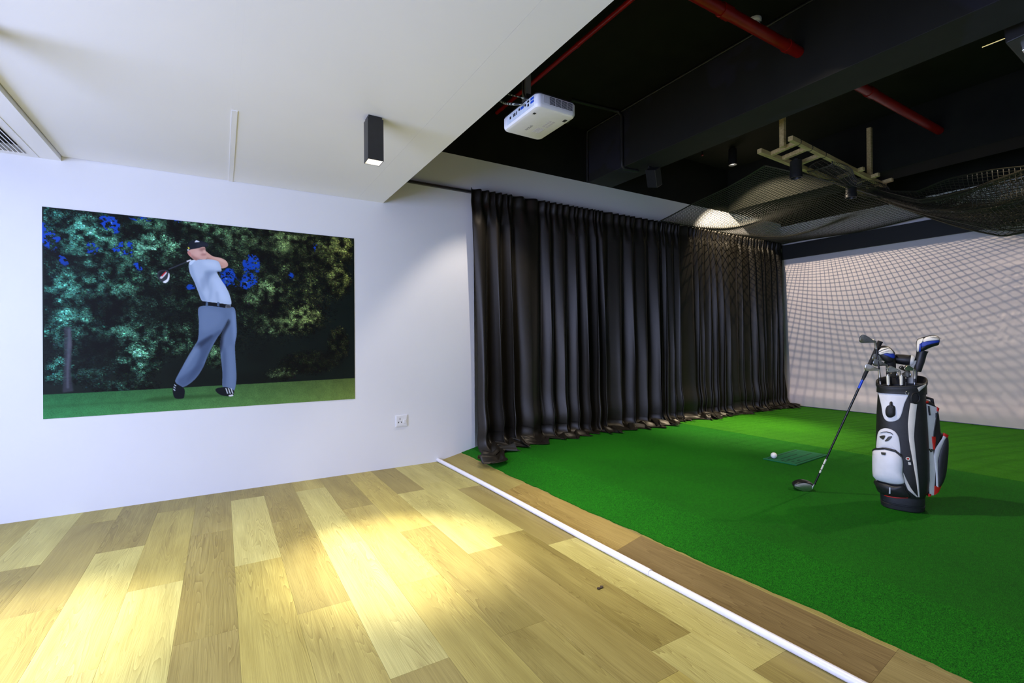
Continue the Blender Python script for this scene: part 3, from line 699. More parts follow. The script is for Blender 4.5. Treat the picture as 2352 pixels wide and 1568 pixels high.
# ceiling air vent
e = empty('air_vent', (-1.36, 4.16, ZC-.032), label='white ceiling air vent with dark slots near the mural wall', cat='vent')
MB().box(-.28, -.232, -.40, .40, -.003, 0).box(.232, .28, -.40, .40, -.003, 0).box(-.232, .232, -.40, -.352, -.003, 0).box(-.232, .232, .338, .40, -.003, 0).build('frame', M['white_plastic'], e)
MB().box(-.242, -.232, -.352, .338, .046, .40).box(.232, .242, -.352, .338, .046, .40).box(-.242, .242, -.362, -.352, .046, .40).box(-.242, .242, .338, .348, .046, .40).box(-.242, .242, -.362, .348, .40, .41).build('duct', mat('duct_lining', (.05, .05, .05, 1), .9), e)
for i in range(19):
    x = -.222+i*.0247
    MB().obox((x, -.007, -.009), .011, .69, .002, Matrix.Rotation(.5, 3, 'Y')).build('slat', M['white_plastic'], e)

# cable conduit lying on the floor along the ramp foot
def conduit(y0, y1, r, label):
    n = 24; Rs = []
    for y in np.linspace(y0, y1, n):
        w = .004*math.sin(y*2.2)
        Rs.append([(1.872+w+r*math.cos(t), y, .0+max(0, r*.95+r*math.sin(t))) for t in np.linspace(0, 2*math.pi, 16, endpoint=False)])
    return tag(MB().rings(Rs).build('floor_conduit', M['pvc'], smooth=40), label, 'conduit')
conduit(1.745, YW-.002, .0185, 'white plastic conduit on the floor reaching to the mural wall')
conduit(YF+.02, 1.790, .0165, 'thinner white plastic conduit on the floor slotted into the other one')
# teal practice mat, ball
mat_t = mat('teal_mat', srgb(0, 100, 60), .9, var=.12, nscale=80, bump=.4, bscale=400)
mat_td = mat('teal_mat_line', srgb(0, 60, 36), .9)
e = empty('hitting_mat', (4.452, 2.411, ZT+.0008), math.radians(4.2), 'thin dark teal practice mat lying on the green turf', 'mat')
MB().box(-.305, .305, -.142, .142, 0, .010).build('pad', mat_t, e, bevel=.003)
for a, b, y in ((-.27, .27, .112), (-.20, .10, .035), (-.27, .24, -.03), (-.27, .27, -.118)):
    MB().box(a, b, y-.004, y+.004, .010, .0112).build('printed_line', mat_td, e)
for x, y in ((-.24, .0), (-.16, -.012), (-.21, -.07), (-.13, -.08)): MB().box(x-.02, x+.02, y-.006, y+.006, .010, .0112).build('printed_mark', mat_td, e)
M['ball'] = mat('golf_ball_white', (.85, .85, .84, 1), .3, var=.01)
bm = MB(); rb = .0265
pr = [(max(1e-4, rb*math.sin(a)), rb-rb*math.cos(a)) for a in np.linspace(.02, math.pi-.02, 18)]
bm.lathe(pr, 32); bo = bm.build('golf_ball', M['ball'], smooth=180, loc=(4.215, 2.475, ZT+.0108))
tag(bo, 'white golf ball resting on the corner of the teal mat', 'golf ball')
nb = NT('golf_ball_dimpled'); vo = nb.n('ShaderNodeTexVoronoi'); vo.inputs['Scale'].default_value = 260; nb.l(nb.coord(), vo.inputs['Vector'])
nb.b.inputs['Base Color'].default_value = (.86, .86, .85, 1); nb.b.inputs['Roughness'].default_value = .3; nb.bump(vo.outputs['Distance'], .3, .001); bo.data.materials[0] = nb.m

# ================================================================== BLACK CEILING SERVICES
def pipe(name, path, r, m, label, cat='pipe', couplings=()):
    e = empty(name, path[0], label=label, cat=cat); o = Vector(path[0])
    MB().tube([Vector(p)-o for p in path], r, 14).build('tube', m, e, smooth=40)
    for a, b in couplings: MB().tube([Vector(a)-o, Vector(b)-o], r*1.16, 14).build('coupling', m, e, smooth=40)
    return e
pipe('sprinkler_pipe', [(2.58, YF+.05, 3.70), (2.575, YW-.02, 3.70)], .020, M['redpipe'], 'thin red sprinkler pipe running along under the black ceiling behind the projector', couplings=[((2.577, 3.15, 3.70), (2.577, 3.19, 3.70)), ((2.58, 1.9, 3.7), (2.58, 1.94, 3.7))])
pipe('sprinkler_pipe', [(1.4, 2.04, 3.44), (3.86, 2.04, 3.44)], .040, M['redpipe'], 'thick red sprinkler pipe entering the near face of the black beam', couplings=[((2.9, 2.04, 3.44), (2.99, 2.04, 3.44)), ((3.68, 2.04, 3.44), (3.72, 2.04, 3.44))])
pipe('sprinkler_pipe', [(4.252, 2.04, 3.44), (6.615, 2.04, 3.44)], .040, M['redpipe'], 'thick red sprinkler pipe spanning between the two black beams', couplings=[((5.0, 2.04, 3.44), (5.09, 2.04, 3.44))])
tag(MB().tube([(3.845, YF+.1, ZTOP-.018), (3.845, 4.535, ZTOP-.018), (3.845, YW-.016, ZTOP-.05), (3.845, YW-.016, ZB+.01)], .013, 8).build('electric_conduit', M['blackmetal'], smooth=60), 'thin black conduit in the corner of the ceiling and the near beam', 'conduit')
tag(MB().tube([(3.2, 4.05, ZTOP-.02), (3.70, 4.0, ZTOP-.02), (3.80, 3.97, ZTOP-.03), (3.838, 3.955, ZTOP-.08), (3.838, 3.955, 3.22), (3.842, 3.955, 3.16), (3.875, 3.955, ZB-.022), (4.06, 3.93, ZB-.022)], .019, 10).build('electric_conduit', M['blackmetal'], smooth=60), 'black cable bent around the beam to the small speaker', 'conduit')
e = empty('wall_speaker', (4.10, 3.80, ZB), label='small black speaker tilted under the bottom of the near beam', cat='speaker')
Rm = Matrix.Rotation(-.55, 3, 'Y') @ Matrix.Rotation(.3, 3, 'X')
MB().obox((.03, -.04, -.13), .10, .13, .20, Rm).build('cabinet', M['blackmetal'], e, bevel=.006)
MB().bar((0, 0, 0), (.01, -.02, -.05), .02, .03, (1, 0, 0)).build('bracket', M['blackmetal'], e)
# smoke detector
e = empty('smoke_detector', (3.70, 2.30, ZTOP), label='small white smoke detector on the black ceiling by the thick red pipe', cat='smoke detector')
MB().lathe([(.05, 0), (.052, -.012), (.05, -.025), (.042, -.032), (.040, -.05), (.030, -.058), (.01, -.06)], 24).build('housing', M['white_plastic'], e, smooth=40)
for k in range(5):
    a = k*2*math.pi/5; MB().obox((.040*math.cos(a), .040*math.sin(a), -.042), .006, .022, .006, Matrix.Rotation(a, 3, 'Z')).build('vent_slot', M['dark'], e)
# dark grey box near the right of the black ceiling
M['greybox'] = mat('dark_grey_sheet', (.035, .035, .037, 1), .5, var=.12, nscale=12)
e = empty('ceiling_equipment_box', (4.62, .90, ZTOP), label='dark grey sheet metal box slung under the black ceiling beyond the near beam', cat='box')
Rm = Matrix.Rotation(-.10, 3, 'X') @ Matrix.Rotation(.06, 3, 'Y')
MB().obox((.06, -.10, -.42), .42, .50, .42, Rm).build('casing', M['greybox'], e, bevel=.008)
for x in (-.08, .20):
    MB().tube([(x, -.1, 0), (x, -.1, -.24)], .006, 6).build('hanger_rod', M['blackmetal'], e)
MB().obox((.0, .05, -.655), .05, .07, .03, Rm).build('connector', M['chrome'], e, bevel=.004)
tag(MB().tube([(5.19, 1.33, 3.52), (5.19, 1.15, 3.52), (5.19, .7, 3.53)], .006, 6).build('hanger_wire', M['chrome']), 'pale metal wire strung beside the grey ceiling box', 'wire')

# ================================================================== PROJECTOR
px0, px1, py0, py1, pz = 1.490, 1.768, 2.183, 2.565, 2.500
pc = Vector(((px0+px1)/2, (py0+py1)/2, pz))
e = empty('projector', pc, label='white ceiling projector hung on a pole beside the white ceiling edge', cat='projector')
hx, hy, hh = (px1-px0)/2, (py1-py0)/2, .088
def rrect(ax, ay, z, r=.03, n=6):
    out = []
    for sx, sy, a0 in ((1, 1, 0), (-1, 1, 90), (-1, -1, 180), (1, -1, 270)):
        rr = r if not (sx < 0 and False) else .008
        for t in np.linspace(0, 90, n): a = math.radians(a0+t); out.append((sx*(ax-rr)+rr*math.cos(a), sy*(ay-rr)+rr*math.sin(a), z))
    return out
MB().rings([rrect(hx-.016, hy-.016, 0), rrect(hx-.006, hy-.006, .004), rrect(hx-.001, hy-.001, .014), rrect(hx, hy, .022), rrect(hx, hy, .070), rrect(hx-.003, hy-.003, .076)]).build('casing', M['white_plastic'], e, smooth=30)
MB().rings([rrect(hx-.004, hy-.004, .076), rrect(hx-.005, hy-.005, .084), rrect(hx-.02, hy-.02, .092)]).build('top_cover', M['blackmetal'], e, smooth=30)
# connector panel on the near long side, with sockets
pn = MB().box(-hx-.0012, -hx, -hy+.035, hy-.06, .016, .072).build('connector_panel', mat('projector_panel', (.62, .68, .72, 1), .4), e)
blue = mat('blue_socket', srgb(30, 80, 190), .4); blk = M['dark']
for y, z, w, h, c in ((-.145, .058, .03, .012, blue), (-.145, .040, .03, .012, blue), (-.105, .058, .018, .010, blk), (-.105, .038, .014, .014, blk), (-.075, .05, .012, .012, blk), (-.04, .050, .03, .013, blue), (-.01, .052, .014, .012, blk), (.02, .045, .006, .020, blk), (.04, .045, .012, .018, blk), (.055, .045, .006, .018, blk), (.09, .045, .014, .014, blk)):
    MB().box(-hx-.004, -hx-.001, y-w/2, y+w/2, z-h/2, z+h/2).build('socket', c, e, bevel=.001)
# louvres on the right end: shade of their slots put in as black strips
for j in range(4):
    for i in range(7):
        MB().box(-hx+.085+j*.041, -hx+.122+j*.041, -hy-.0015, -hy+.001, .028+i*.0062, .0312+i*.0062).build('louvre_shade', M['dark'], e)
for i in range(10): MB().box(-hx+.042+i*.004, -hx+.0435+i*.004, -hy-.0012, -hy+.001, .028, .070).build('rib', mat('rib_grey', (.6, .6, .62, 1), .5) if i == 0 else bpy.data.materials['rib_grey'], e)
MB().lathe([(.034, 0), (.034, .02), (.028, .024), (.028, .016), (.008, .012)], 24, Matrix.Translation((hx-.004, -.09, .045)) @ Matrix.Rotation(math.pi/2, 4, 'Y')).build('lens', M['blackmetal'], e, smooth=40)
MB().box(hx-.045, hx-.026, -hy+.055, -hy+.085, -.0012, .002).build('sensor_window', M['dark'], e)
MB().box(-hx+.03, -hx+.045, -hy+.075, -hy+.093, -.001, .002).build('badge', M['dark'], e)
def text(name, body, size, m, parent, Mx, extrude=.0002):
    cu = bpy.data.curves.new(name, 'FONT'); cu.body = body; cu.size = size; cu.align_x = 'CENTER'; cu.align_y = 'CENTER'; cu.extrude = extrude
    tmp = bpy.data.objects.new('tmp', cu); C.objects.link(tmp)
    me = bpy.data.meshes.new_from_object(tmp.evaluated_get(bpy.context.evaluated_depsgraph_get()))
    bpy.data.objects.remove(tmp); me.materials.clear(); me.materials.append(m)
    o = bpy.data.objects.new(name, me); C.objects.link(o); o.parent = parent; o.matrix_local = Mx; return o
grey = mat('grey_print', (.25, .25, .27, 1), .5)
# underside: letters read from below, upside down towards the near side
def under(x, y): return Matrix.Translation((x, y, -.0006)) @ Matrix(((0, -1, 0, 0), (-1, 0, 0, 0), (0, 0, -1, 0), (0, 0, 0, 1)))
text('brand_lettering', 'EPSON', .024, grey, e, under(-.03, .06) @ Matrix.Rotation(math.pi, 4, 'Z'))
for i in range(5): MB().box(.02+i*.010, .026+i*.010, .03, .10-.008*(i % 3), -.0006, .001).build('printed_line', mat('pale_print', (.55, .52, .54, 1), .5) if i == 0 else bpy.data.materials['pale_print'], e)
for i in range(4):
    for j in range(2): MB().box(.03+j*.022, .046+j*.022, -.075+i*.022, -.059+i*.022, -.0006, .001).build('printed_symbol', bpy.data.materials['pale_print'], e)
MB().box(-.10, .06, -.09, .09, .092, .104).build('mount_plate', M['blackmetal'], e, bevel=.003)
MB().box(-.10, -.07, -.03, .03, .104, .150).build('mount_bracket', M['blackmetal'], e)
MB().box(-.105, -.065, -.022, .018, .104, ZTOP-pz).build('pole', mat('ceiling_pole', (.22, .22, .19, 1), .5), e, bevel=.003)
# braided cables from the panel up over the white ceiling edge
def cable(name, pts, r, label, m):
    P = [Vector(p) for p in pts]; out = []
    for i in range(len(P)-1):
        a, b, c, d = P[max(0, i-1)], P[i], P[i+1], P[min(len(P)-1, i+2)]
        for t in np.linspace(0, 1, 8, endpoint=False): out.append(.5*((2*b)+(c-a)*t+(2*a-5*b+4*c-d)*t*t+(3*b-3*c+d-a)*t**3))
    out.append(P[-1]); return tag(MB().tube(out, r, 7).build(name, m, smooth=60), label, 'cable')
kb = NT('braided_cable'); w = kb.n('ShaderNodeTexWave', wave_type='BANDS', bands_direction='DIAGONAL'); w.inputs['Scale'].default_value = 28
kb.l(kb.coord(), w.inputs['Vector']); rr = kb.ramp(w.outputs['Fac'], [(.55, (.008, .012, .008, 1)), (.72, (.45, .5, .42, 1))]); kb.l(rr.outputs[0], kb.b.inputs['Base Color'])
cable('video_cable', [(1.46, 2.30, 2.548), (1.43, 2.34, 2.56), (1.41, 2.42, 2.60), (1.40, 2.50, 2.68), (1.37, 2.60, 2.80)], .007, 'thick dotted black cable curving from the projector sockets', kb.m)
cable('video_cable', [(1.485, 2.27, 2.57), (1.45, 2.32, 2.60), (1.42, 2.40, 2.645), (1.39, 2.52, 2.72), (1.36, 2.62, 2.84)], .004, 'thin dotted black cable curving up behind the projector', kb.m)
cable('power_cable', [(1.53, 2.33, 2.60), (1.51, 2.345, 2.64), (1.515, 2.36, 2.75), (1.52, 2.36, 3.1), (1.52, 2.36, 3.79)], .006, 'black power cable running up beside the projector pole', M['blackmetal'])

# teal rolled mat at the foot of the screen
mt2 = mat('teal_roll', srgb(20, 120, 84), .7, var=.15)
e = empty('rolled_mat', (7.62, 1.24, ZT), math.radians(20), 'teal green mat rolled up at the foot of the screen', 'mat')
sp = [((.035+.012*t)*math.cos(t), (.035+.012*t)*math.sin(t)) for t in np.linspace(0, 5*math.pi/2+3, 60)]
rout = max(math.hypot(a, b) for a, b in sp)
V = []; m = MB()
Rs = [[(a, y, b+rout) for a, b in sp]+[(a*.96, y, b*.96+rout) for a, b in sp[::-1]] for y in (-.30, .30)]
m.rings(Rs); m.build('roll', mt2, e)
MB().grid(np.array([[(-rout+.02-.03*t-.05*s*t, -.28+.55*s, rout+.13*t-.05*s) for t in (0, .5, 1)] for s in (0, .5, 1)])).build('loose_flap', mt2, e, smooth=80)

# dry leaf scrap on the wood floor, small red sprinkler head under the ceiling
q = at_z(1379, 1351, 0); lf = [(-.022, 0), (-.012, .008), (.002, .006), (.010, .012), (.022, .003), (.012, -.006), (-.004, -.004), (-.014, -.009)]
tag(MB().rings([[(q[0]+a, q[1]+b, .0006+.004*abs(math.sin(90*a))) for a, b in lf], [(q[0]+a, q[1]+b, .0018+.006*abs(math.sin(90*a))) for a, b in lf]]).build('leaf_scrap', mat('dry_leaf', (.05, .03, .015, 1), .8)), 'small dark dry leaf scrap lying on the wood planks', 'leaf')
q = at_z(1613, 356, 3.74)
e = empty('fire_sprinkler', (q[0], q[1], ZTOP), label='tiny red sprinkler head on the black ceiling by the far spotlight', cat='sprinkler')
MB().tube([(0, 0, 0), (0, 0, -.05)], .012, 10).build('stem', M['blackmetal'], e); MB().lathe([(.006, -.05), (.016, -.056), (.016, -.066), (.004, -.07)], 14).build('red_cap', M['redpipe'], e, smooth=40)

# ================================================================== GOLF BAG
BO = np.array([3.70, 1.345, ZT]); BANG = math.atan2(-.9398, .3416)
BX = np.array([.3416, -.9398, 0]); BY = np.array([.9398, .3416, 0])
def bloc(u, v, y):
    r = ray(u, v); o = np.array([0, 0, CAM_H])-BO; t = (y-o@BY)/(r@BY); p = o+r*t; return (p@BX, p[2])
def c1(x, y): return (1780+x/3.409, 740+y/3.409)
def c2(x, y): return (1940+x/7.127, 740+y/7.127)
def c3(x, y): return (1960+x/6.031, 940+y/6.031)
bag = empty('golf_bag', BO, BANG, 'black and white golf cart bag with red trim standing on the turf', 'golf bag')
fab_k = mat('bag_black_nylon', (.014, .013, .012, 1), .5, var=.2, nscale=60, bump=.3, bscale=500)
fab_w2 = mat('bag_ivory_nylon', (.72, .70, .63, 1), .5, var=.04, nscale=20)
fab_w = mat('bag_white_nylon', (.78, .77, .76, 1), .5, var=.04, nscale=20, bump=.15, bscale=300)
fab_c = mat('bag_cream_trim', (.66, .62, .52, 1), .55, var=.05)
fab_r = mat('bag_red_trim', srgb(205, 30, 14), .5, var=.08)
rub = mat('bag_base_rubber', (.012, .012, .012, 1), .6, var=.25, nscale=25)
gold = mat('logo_dark', (.03, .028, .015, 1), .4)
P_ = 2.7
ZK = [0, .09, .13, .20, .34, .45, .60, .72, .80, .90]
AK = [.108, .112, .128, .134, .134, .131, .126, .119, .117, .117]
BK = [.108, .112, .128, .134, .134, .131, .128, .124, .122, .122]
def half(z): return np.interp(z, ZK, AK), np.interp(z, ZK, BK)
XC = .002
def ysurf(x, z):
    a, b = half(z); q = min(.9995, abs((x-XC)/a)); return -b*(1-q**P_)**(1/P_)
def nrm(x, z):
    e = .002; d = (ysurf(x+e, z)-ysurf(x-e, z))/(2*e); d = max(-3.5, min(3.5, d)); n = Vector((d, -1, 0)).normalized(); return n
def on_bag(u, v):
    y = -.12
    for _ in range(6):
        x, z = bloc(u, v, y); y = .5*y+.5*ysurf(max(-.128, min(.128, x)), z)
    return x, z
def oval(z, ka=1, off=0, n=40, tilt=0):
    a, b = half(z); out = []
    for t in np.linspace(0, 2*math.pi, n, endpoint=False):
        c, s = math.cos(t), math.sin(t); f = lambda q: math.copysign(abs(q)**(2/P_), q)
        x = XC+(a*ka+off)*f(c); y = (b*ka+off)*f(s); out.append((x, y, z+tilt*(x*.35+y*.9)))
    return out
MB().rings([oval(.0, .95), oval(.006, 1.0), oval(.03, 1.02), oval(.033, .985), oval(.038, .985), oval(.041, 1.01), oval(.085, 1.0), oval(.10, .93)]).build('base', rub, bag, smooth=35)
RIM = .785
bz = [.085, .10, .13, .2, .3, .4, .5, .6, .68, .735]
inner = [oval(z, .93, n=40) for z in (.735, .5, .115)]
MB().rings([oval(z) for z in bz]+inner, cap0=True, cap1=True).build('body', fab_k, bag, smooth=50)
rt = .22
MB().rings([oval(.725, 1, .003), oval(.725, 1, .007), oval(RIM-.012, 1, .007, tilt=rt), oval(RIM, 1, .012, tilt=rt), oval(RIM+.012, 1, .010, tilt=rt), oval(RIM+.014, 1, .002, tilt=rt), oval(RIM+.004, 1, -.004, tilt=rt), oval(.735, .95)], False, False).build('collar', fab_k, bag, smooth=40)
MB().tube([(x, y, z+.012) for x, y, z in oval(RIM, 1, .006, tilt=rt)+oval(RIM, 1, .006, tilt=rt)[:1]], .006, 8, False).build('rim_piping', rub, bag, smooth=60)
for k, (a, b) in enumerate((((-.108, -.04), (.112, -.04)), ((-.108, .04), (.112, .04)), ((0, -.11), (0, .11)))):
    zz = RIM-.03; MB().bar((a[0], a[1], zz+rt*(a[0]*.35+a[1]*.9)), (b[0], b[1], zz+rt*(b[0]*.35+b[1]*.9)), .012, .035).build('divider', fab_k, bag, bevel=.004)

def csm(P, n=3):
    P = np.array(P, float); out = []
    for i in range(len(P)):
        a, b, c, d = P[i-1], P[i], P[(i+1) % len(P)], P[(i+2) % len(P)]
        for t in np.linspace(0, 1, n, endpoint=False): out.append(.5*((2*b)+(-a+c)*t+(2*a-5*b+4*c-d)*t*t+(-a+3*b-3*c+d)*t**3))
    return out
def pad(name, pts, m, t=.004, bulge=0, parent=None, base=0, smooth=True, sharp=55):
    Q = csm(pts) if smooth else [np.array(p) for p in pts]
    c = sum(Q)/len(Q); Rs = []
    for s, o in ((1, base-.004), (1, base+t*.55), (.965, base+t*.95), (.9, base+t+bulge*.28), (.72, base+t+bulge*.66), (.45, base+t+bulge*.92), (.15, base+t+bulge)):
        R = []
        for q in Q:
            x, z = c+(q-c)*s; x = max(XC-.1305, min(XC+.1305, x)); y = ysurf(x, z); n = nrm(x, z); R.append(Vector((x, y, z))+n*o)
        Rs.append(R)
    return MB().rings(Rs, False, True).build(name, m, parent or bag, smooth=sharp)
def ribbon(name, A, Bq, m, t=.003, parent=None, base=0, n=24, fn=None):
    def res(P):
        P = np.array(P, float); d = np.concatenate([[0], np.cumsum(np.linalg.norm(np.diff(P, axis=0), axis=1))]); q = np.linspace(0, d[-1], n)
        return np.stack([np.interp(q, d, P[:, 0]), np.interp(q, d, P[:, 1])], -1)
    A, Bq = res(A), res(Bq); rows = []
    for w, o in ((0, -.003), (0, t*.6), (.12, t), (.5, t*1.2), (.88, t), (1, t*.6), (1, -.003)):
        row = []
        for a, b in zip(A, Bq):
            x, z = a+(b-a)*w
            if fn: row.append(fn(x, z, base+o))
            else:
                x = max(XC-.1305, min(XC+.1305, x)); row.append(Vector((x, ysurf(x, z), z))+nrm(x, z)*(base+o))
        rows.append(row)
    return MB().grid(np.array([[tuple(p) for p in r] for r in rows])).build(name, m, parent or bag, smooth=60)
B1 = lambda L: [on_bag(*c1(*p)) for p in L]
B3 = lambda L: [on_bag(*c3(*p)) for p in L]
pad('front_panel', B1([(806, 522), (930, 538), (1046, 540), (1012, 640), (992, 715), (968, 758), (920, 776), (872, 768), (846, 725), (834, 650), (815, 570)]), fab_w, .003)
cup = pad('bottle_sleeve', B1([(903, 622), (920, 622), (924, 646), (941, 660), (944, 700), (941, 728), (912, 745), (884, 740), (871, 718), (870, 682), (882, 654), (900, 646)]), rub, .006, .012, base=.003)
pad('sleeve_opening', B1([(908, 646), (930, 660), (932, 688), (906, 694), (882, 688), (884, 664)]), rub, .002, .0, cup, .016)
logo = pad('logo_panel', B1([(812, 858), (845, 832), (890, 832), (935, 852), (966, 892), (978, 950), (982, 1030), (950, 1006), (895, 986), (840, 980), (798, 990), (800, 920)]), fab_w, .004, .004)
ribbon('emblem_bar', B3([(388, 326), (420, 316), (470, 314), (515, 325), (548, 345)]), B3([(398, 318), (425, 308), (470, 304), (520, 314), (552, 340)]), gold, .002, logo, .009)
pad('emblem_wing', B3([(378, 376), (415, 360), (452, 362), (440, 400), (426, 416), (410, 408)]), gold, .002, 0, logo, .008, sharp=30)
pad('emblem_wing', B3([(446, 438), (470, 402), (495, 374), (542, 370), (516, 412), (482, 438)]), gold, .002, 0, logo, .008, sharp=30)
low = pad('ball_pocket', B1([(774, 1016), (805, 994), (870, 990), (945, 1008), (988, 1045), (1003, 1105), (1000, 1180), (1014, 1240), (1000, 1262), (940, 1266), (860, 1250), (800, 1228), (778, 1195), (768, 1110)]), fab_w, .014, .020)
ribbon('pocket_zip', B1([(778, 1006), (806, 985), (870, 978), (945, 996), (995, 1040)]), B1([(776, 1018), (806, 998), (870, 992), (942, 1012), (988, 1052)]), fab_k, .006, low, .012)
pad('pocket_badge', B3([(428, 586), (476, 590), (472, 626), (432, 618)]), gold, .002, 0, low, .030, smooth=False)
lowk = pad('shoe_pocket', B1([(784, 1236), (860, 1258), (940, 1276), (1008, 1272), (1022, 1310), (1058, 1368), (960, 1372), (840, 1340), (800, 1305)]), fab_k, .012, .014)
ribbon('zip_pull', B1([(906, 1285), (906, 1335)]), B1([(914, 1285), (915, 1335)]), fab_w, .003, lowk, .026)
ribbon('red_piping', B1([(870, 1352), (950, 1364), (1040, 1368)]), B1([(870, 1356), (950, 1374), (1040, 1372)]), fab_r, .003, lowk, .012)
ribbon('side_stripe', B1([(1062, 632), (1050, 700), (1040, 800), (1050, 930), (1085, 1120), (1108, 1250), (1122, 1368)]), B1([(1112, 640), (1102, 720), (1092, 820), (1088, 900), (1104, 1060), (1122, 1220), (1133, 1368)]), fab_c, .003)
ribbon('side_stripe', B1([(1002, 1172), (1012, 1240), (1040, 1310), (1112, 1370)]), B1([(1010, 1185), (1030, 1230), (1066, 1300), (1116, 1362)]), fab_c, .003)
ribbon('side_stripe', B1([(786, 1225), (778, 1262)]), B1([(800, 1235), (786, 1275)]), fab_c, .003)
# side pocket: a deep pouch on the right flank
def sy(x, z): return -.055+.80*(x-.085)
def at_side(u, v):
    y = 0.
    for _ in range(8): x, z = bloc(u, v, y); y = sy(x, z)
    return x, z
S1 = lambda L: [at_side(*c1(*p)) for p in L]
SN = Vector((.62, -.78, 0))
def spt(x, z, o): return Vector((x, sy(x, z), z))+SN*o
def pouch(name, pts, m, depth, t, bulge, base=0, parent=None):
    Q = csm(pts); c = sum(Q)/len(Q); Rs = []; back = Vector((-.12, .99, 0))
    for s, o, d in ((.90, 0, depth), (1, 0, depth*.9), (1.0, base, .012), (.985, base+t*.6, 0), (.93, base+t, 0), (.75, base+t+bulge*.6, 0), (.45, base+t+bulge*.9, 0), (.12, base+t+bulge, 0)):
        Rs.append([spt(*(c+(q-c)*s), o)+back*d for q in Q])
    return MB().rings(Rs).build(name, m, parent or bag, smooth=55)
pk = pouch('side_pocket', S1([(1162, 618), (1205, 614), (1245, 642), (1272, 690), (1284, 770), (1292, 860), (1300, 960), (1298, 1100), (1290, 1240), (1262, 1310), (1232, 1350), (1186, 1352), (1176, 1200), (1160, 1000), (1156, 840), (1158, 720)]), fab_k, .11, .010, .006)
R_ = lambda n, A, Bq, m, t=.003, b=.016: ribbon(n, S1(A), S1(Bq), m, t, pk, b, 26, spt)
R_('pocket_face', [(1170, 636), (1166, 740), (1160, 850), (1164, 950), (1178, 1150), (1194, 1346)], [(1258, 668), (1240, 740), (1222, 850), (1214, 950), (1238, 1150), (1226, 1346)], fab_w2)
R_('pocket_piping', [(1258, 668), (1240, 740), (1222, 850), (1214, 940)], [(1264, 674), (1246, 744), (1228, 852), (1220, 945)], fab_k, .005)
R_('red_tab', [(1206, 888), (1210, 930), (1222, 990)], [(1237, 890), (1236, 930), (1230, 985)], fab_r, .004, .019)
R_('red_tab', [(1160, 616), (1182, 612)], [(1164, 632), (1184, 630)], fab_r, .004, .014)
R_('red_tab', [(1247, 658), (1244, 690)], [(1266, 672), (1256, 700)], fab_r, .004, .018)
R_('red_tab', [(1228, 1272), (1228, 1342)], [(1281, 1272), (1262, 1316)], fab_r, .004, .019)
R_('red_tab', [(1182, 1334), (1182, 1356)], [(1202, 1334), (1202, 1352)], fab_r, .004, .018)
R_('zip_pull', [(1176, 650), (1178, 690), (1184, 724)], [(1184, 650), (1188, 690), (1192, 722)], rub, .006, .019)
R_('zip_pull', [(1236, 706), (1236, 742)], [(1246, 706), (1244, 742)], rub, .006, .019)
R_('pocket_emblem', [(1180, 985), (1198, 1012)], [(1192, 982), (1206, 1006)], gold, .002, .020)
R_('pocket_emblem', [(1200, 984), (1206, 1006)], [(1214, 988), (1212, 1002)], gold, .002, .020)
pk2 = pouch('lower_side_pocket', S1([(1300, 905), (1322, 880), (1336, 905), (1334, 1000), (1322, 1130), (1306, 1225), (1278, 1280), (1256, 1292), (1246, 1180), (1248, 1090), (1264, 1005)]), fab_k, .10, .012, .012, .012)
ribbon('pocket_edge', S1([(1300, 872), (1286, 905), (1232, 985), (1222, 1040), (1238, 1180), (1240, 1275)]), S1([(1322, 886), (1302, 915), (1266, 1000), (1248, 1080), (1250, 1180), (1254, 1285)]), fab_w2, .004, pk2, .022, 26, spt)
ribbon('red_tab', S1([(1290, 858), (1288, 882)]), S1([(1328, 878), (1316, 898)]), fab_r, .006, pk2, .026, 10, spt)
# strap, towel ring and small tags
ribbon('shoulder_trim', B1([(1104, 512), (1165, 478)]), B1([(1116, 542), (1160, 500)]), fab_c, .003, None, .010)
cx, cz = on_bag(*c1(1100, 592)); rp = []
for a in np.linspace(0, 2*math.pi, 25): rp.append(Vector((cx+.020*math.cos(a), ysurf(min(.118, cx), cz)-.012+.02*math.cos(a), cz+.032*math.sin(a))))
MB().tube(rp, .004, 8, False).build('carry_ring', rub, bag, smooth=60)
cx, cz = on_bag(*c1(1035, 552)); rp = [Vector((cx+.009*math.cos(a), ysurf(cx, cz)-.010, cz+.009*math.sin(a))) for a in np.linspace(0, 2*math.pi, 17)]
MB().tube(rp, .002, 6, False).build('towel_ring', M['chrome'], bag, smooth=60)
cx, cz = on_bag(*c1(1042, 1067)); rp = [Vector((cx+.0085*math.cos(a), ysurf(cx, cz)-.004, cz+.0085*math.sin(a))) for a in np.linspace(0, 2*math.pi, 17)]
MB().tube(rp, .0028, 8, False).build('eyelet', fab_c, bag, smooth=60)
pad('eyelet_centre', [(cx-.004, cz-.004), (cx+.004, cz-.004), (cx+.004, cz+.004), (cx-.004, cz+.004)], fab_r, .002)
pad('fabric_tag', B1([(1040, 1092), (1062, 1094), (1066, 1116), (1046, 1116)]), fab_c, .003, smooth=False)
hp = [(.118, .03, .70), (.150, .03, .69), (.158, .03, .62), (.150, .03, .55), (.120, .03, .54)]
MB().tube(hp, .009, 8).build('handle', rub, bag, smooth=60)

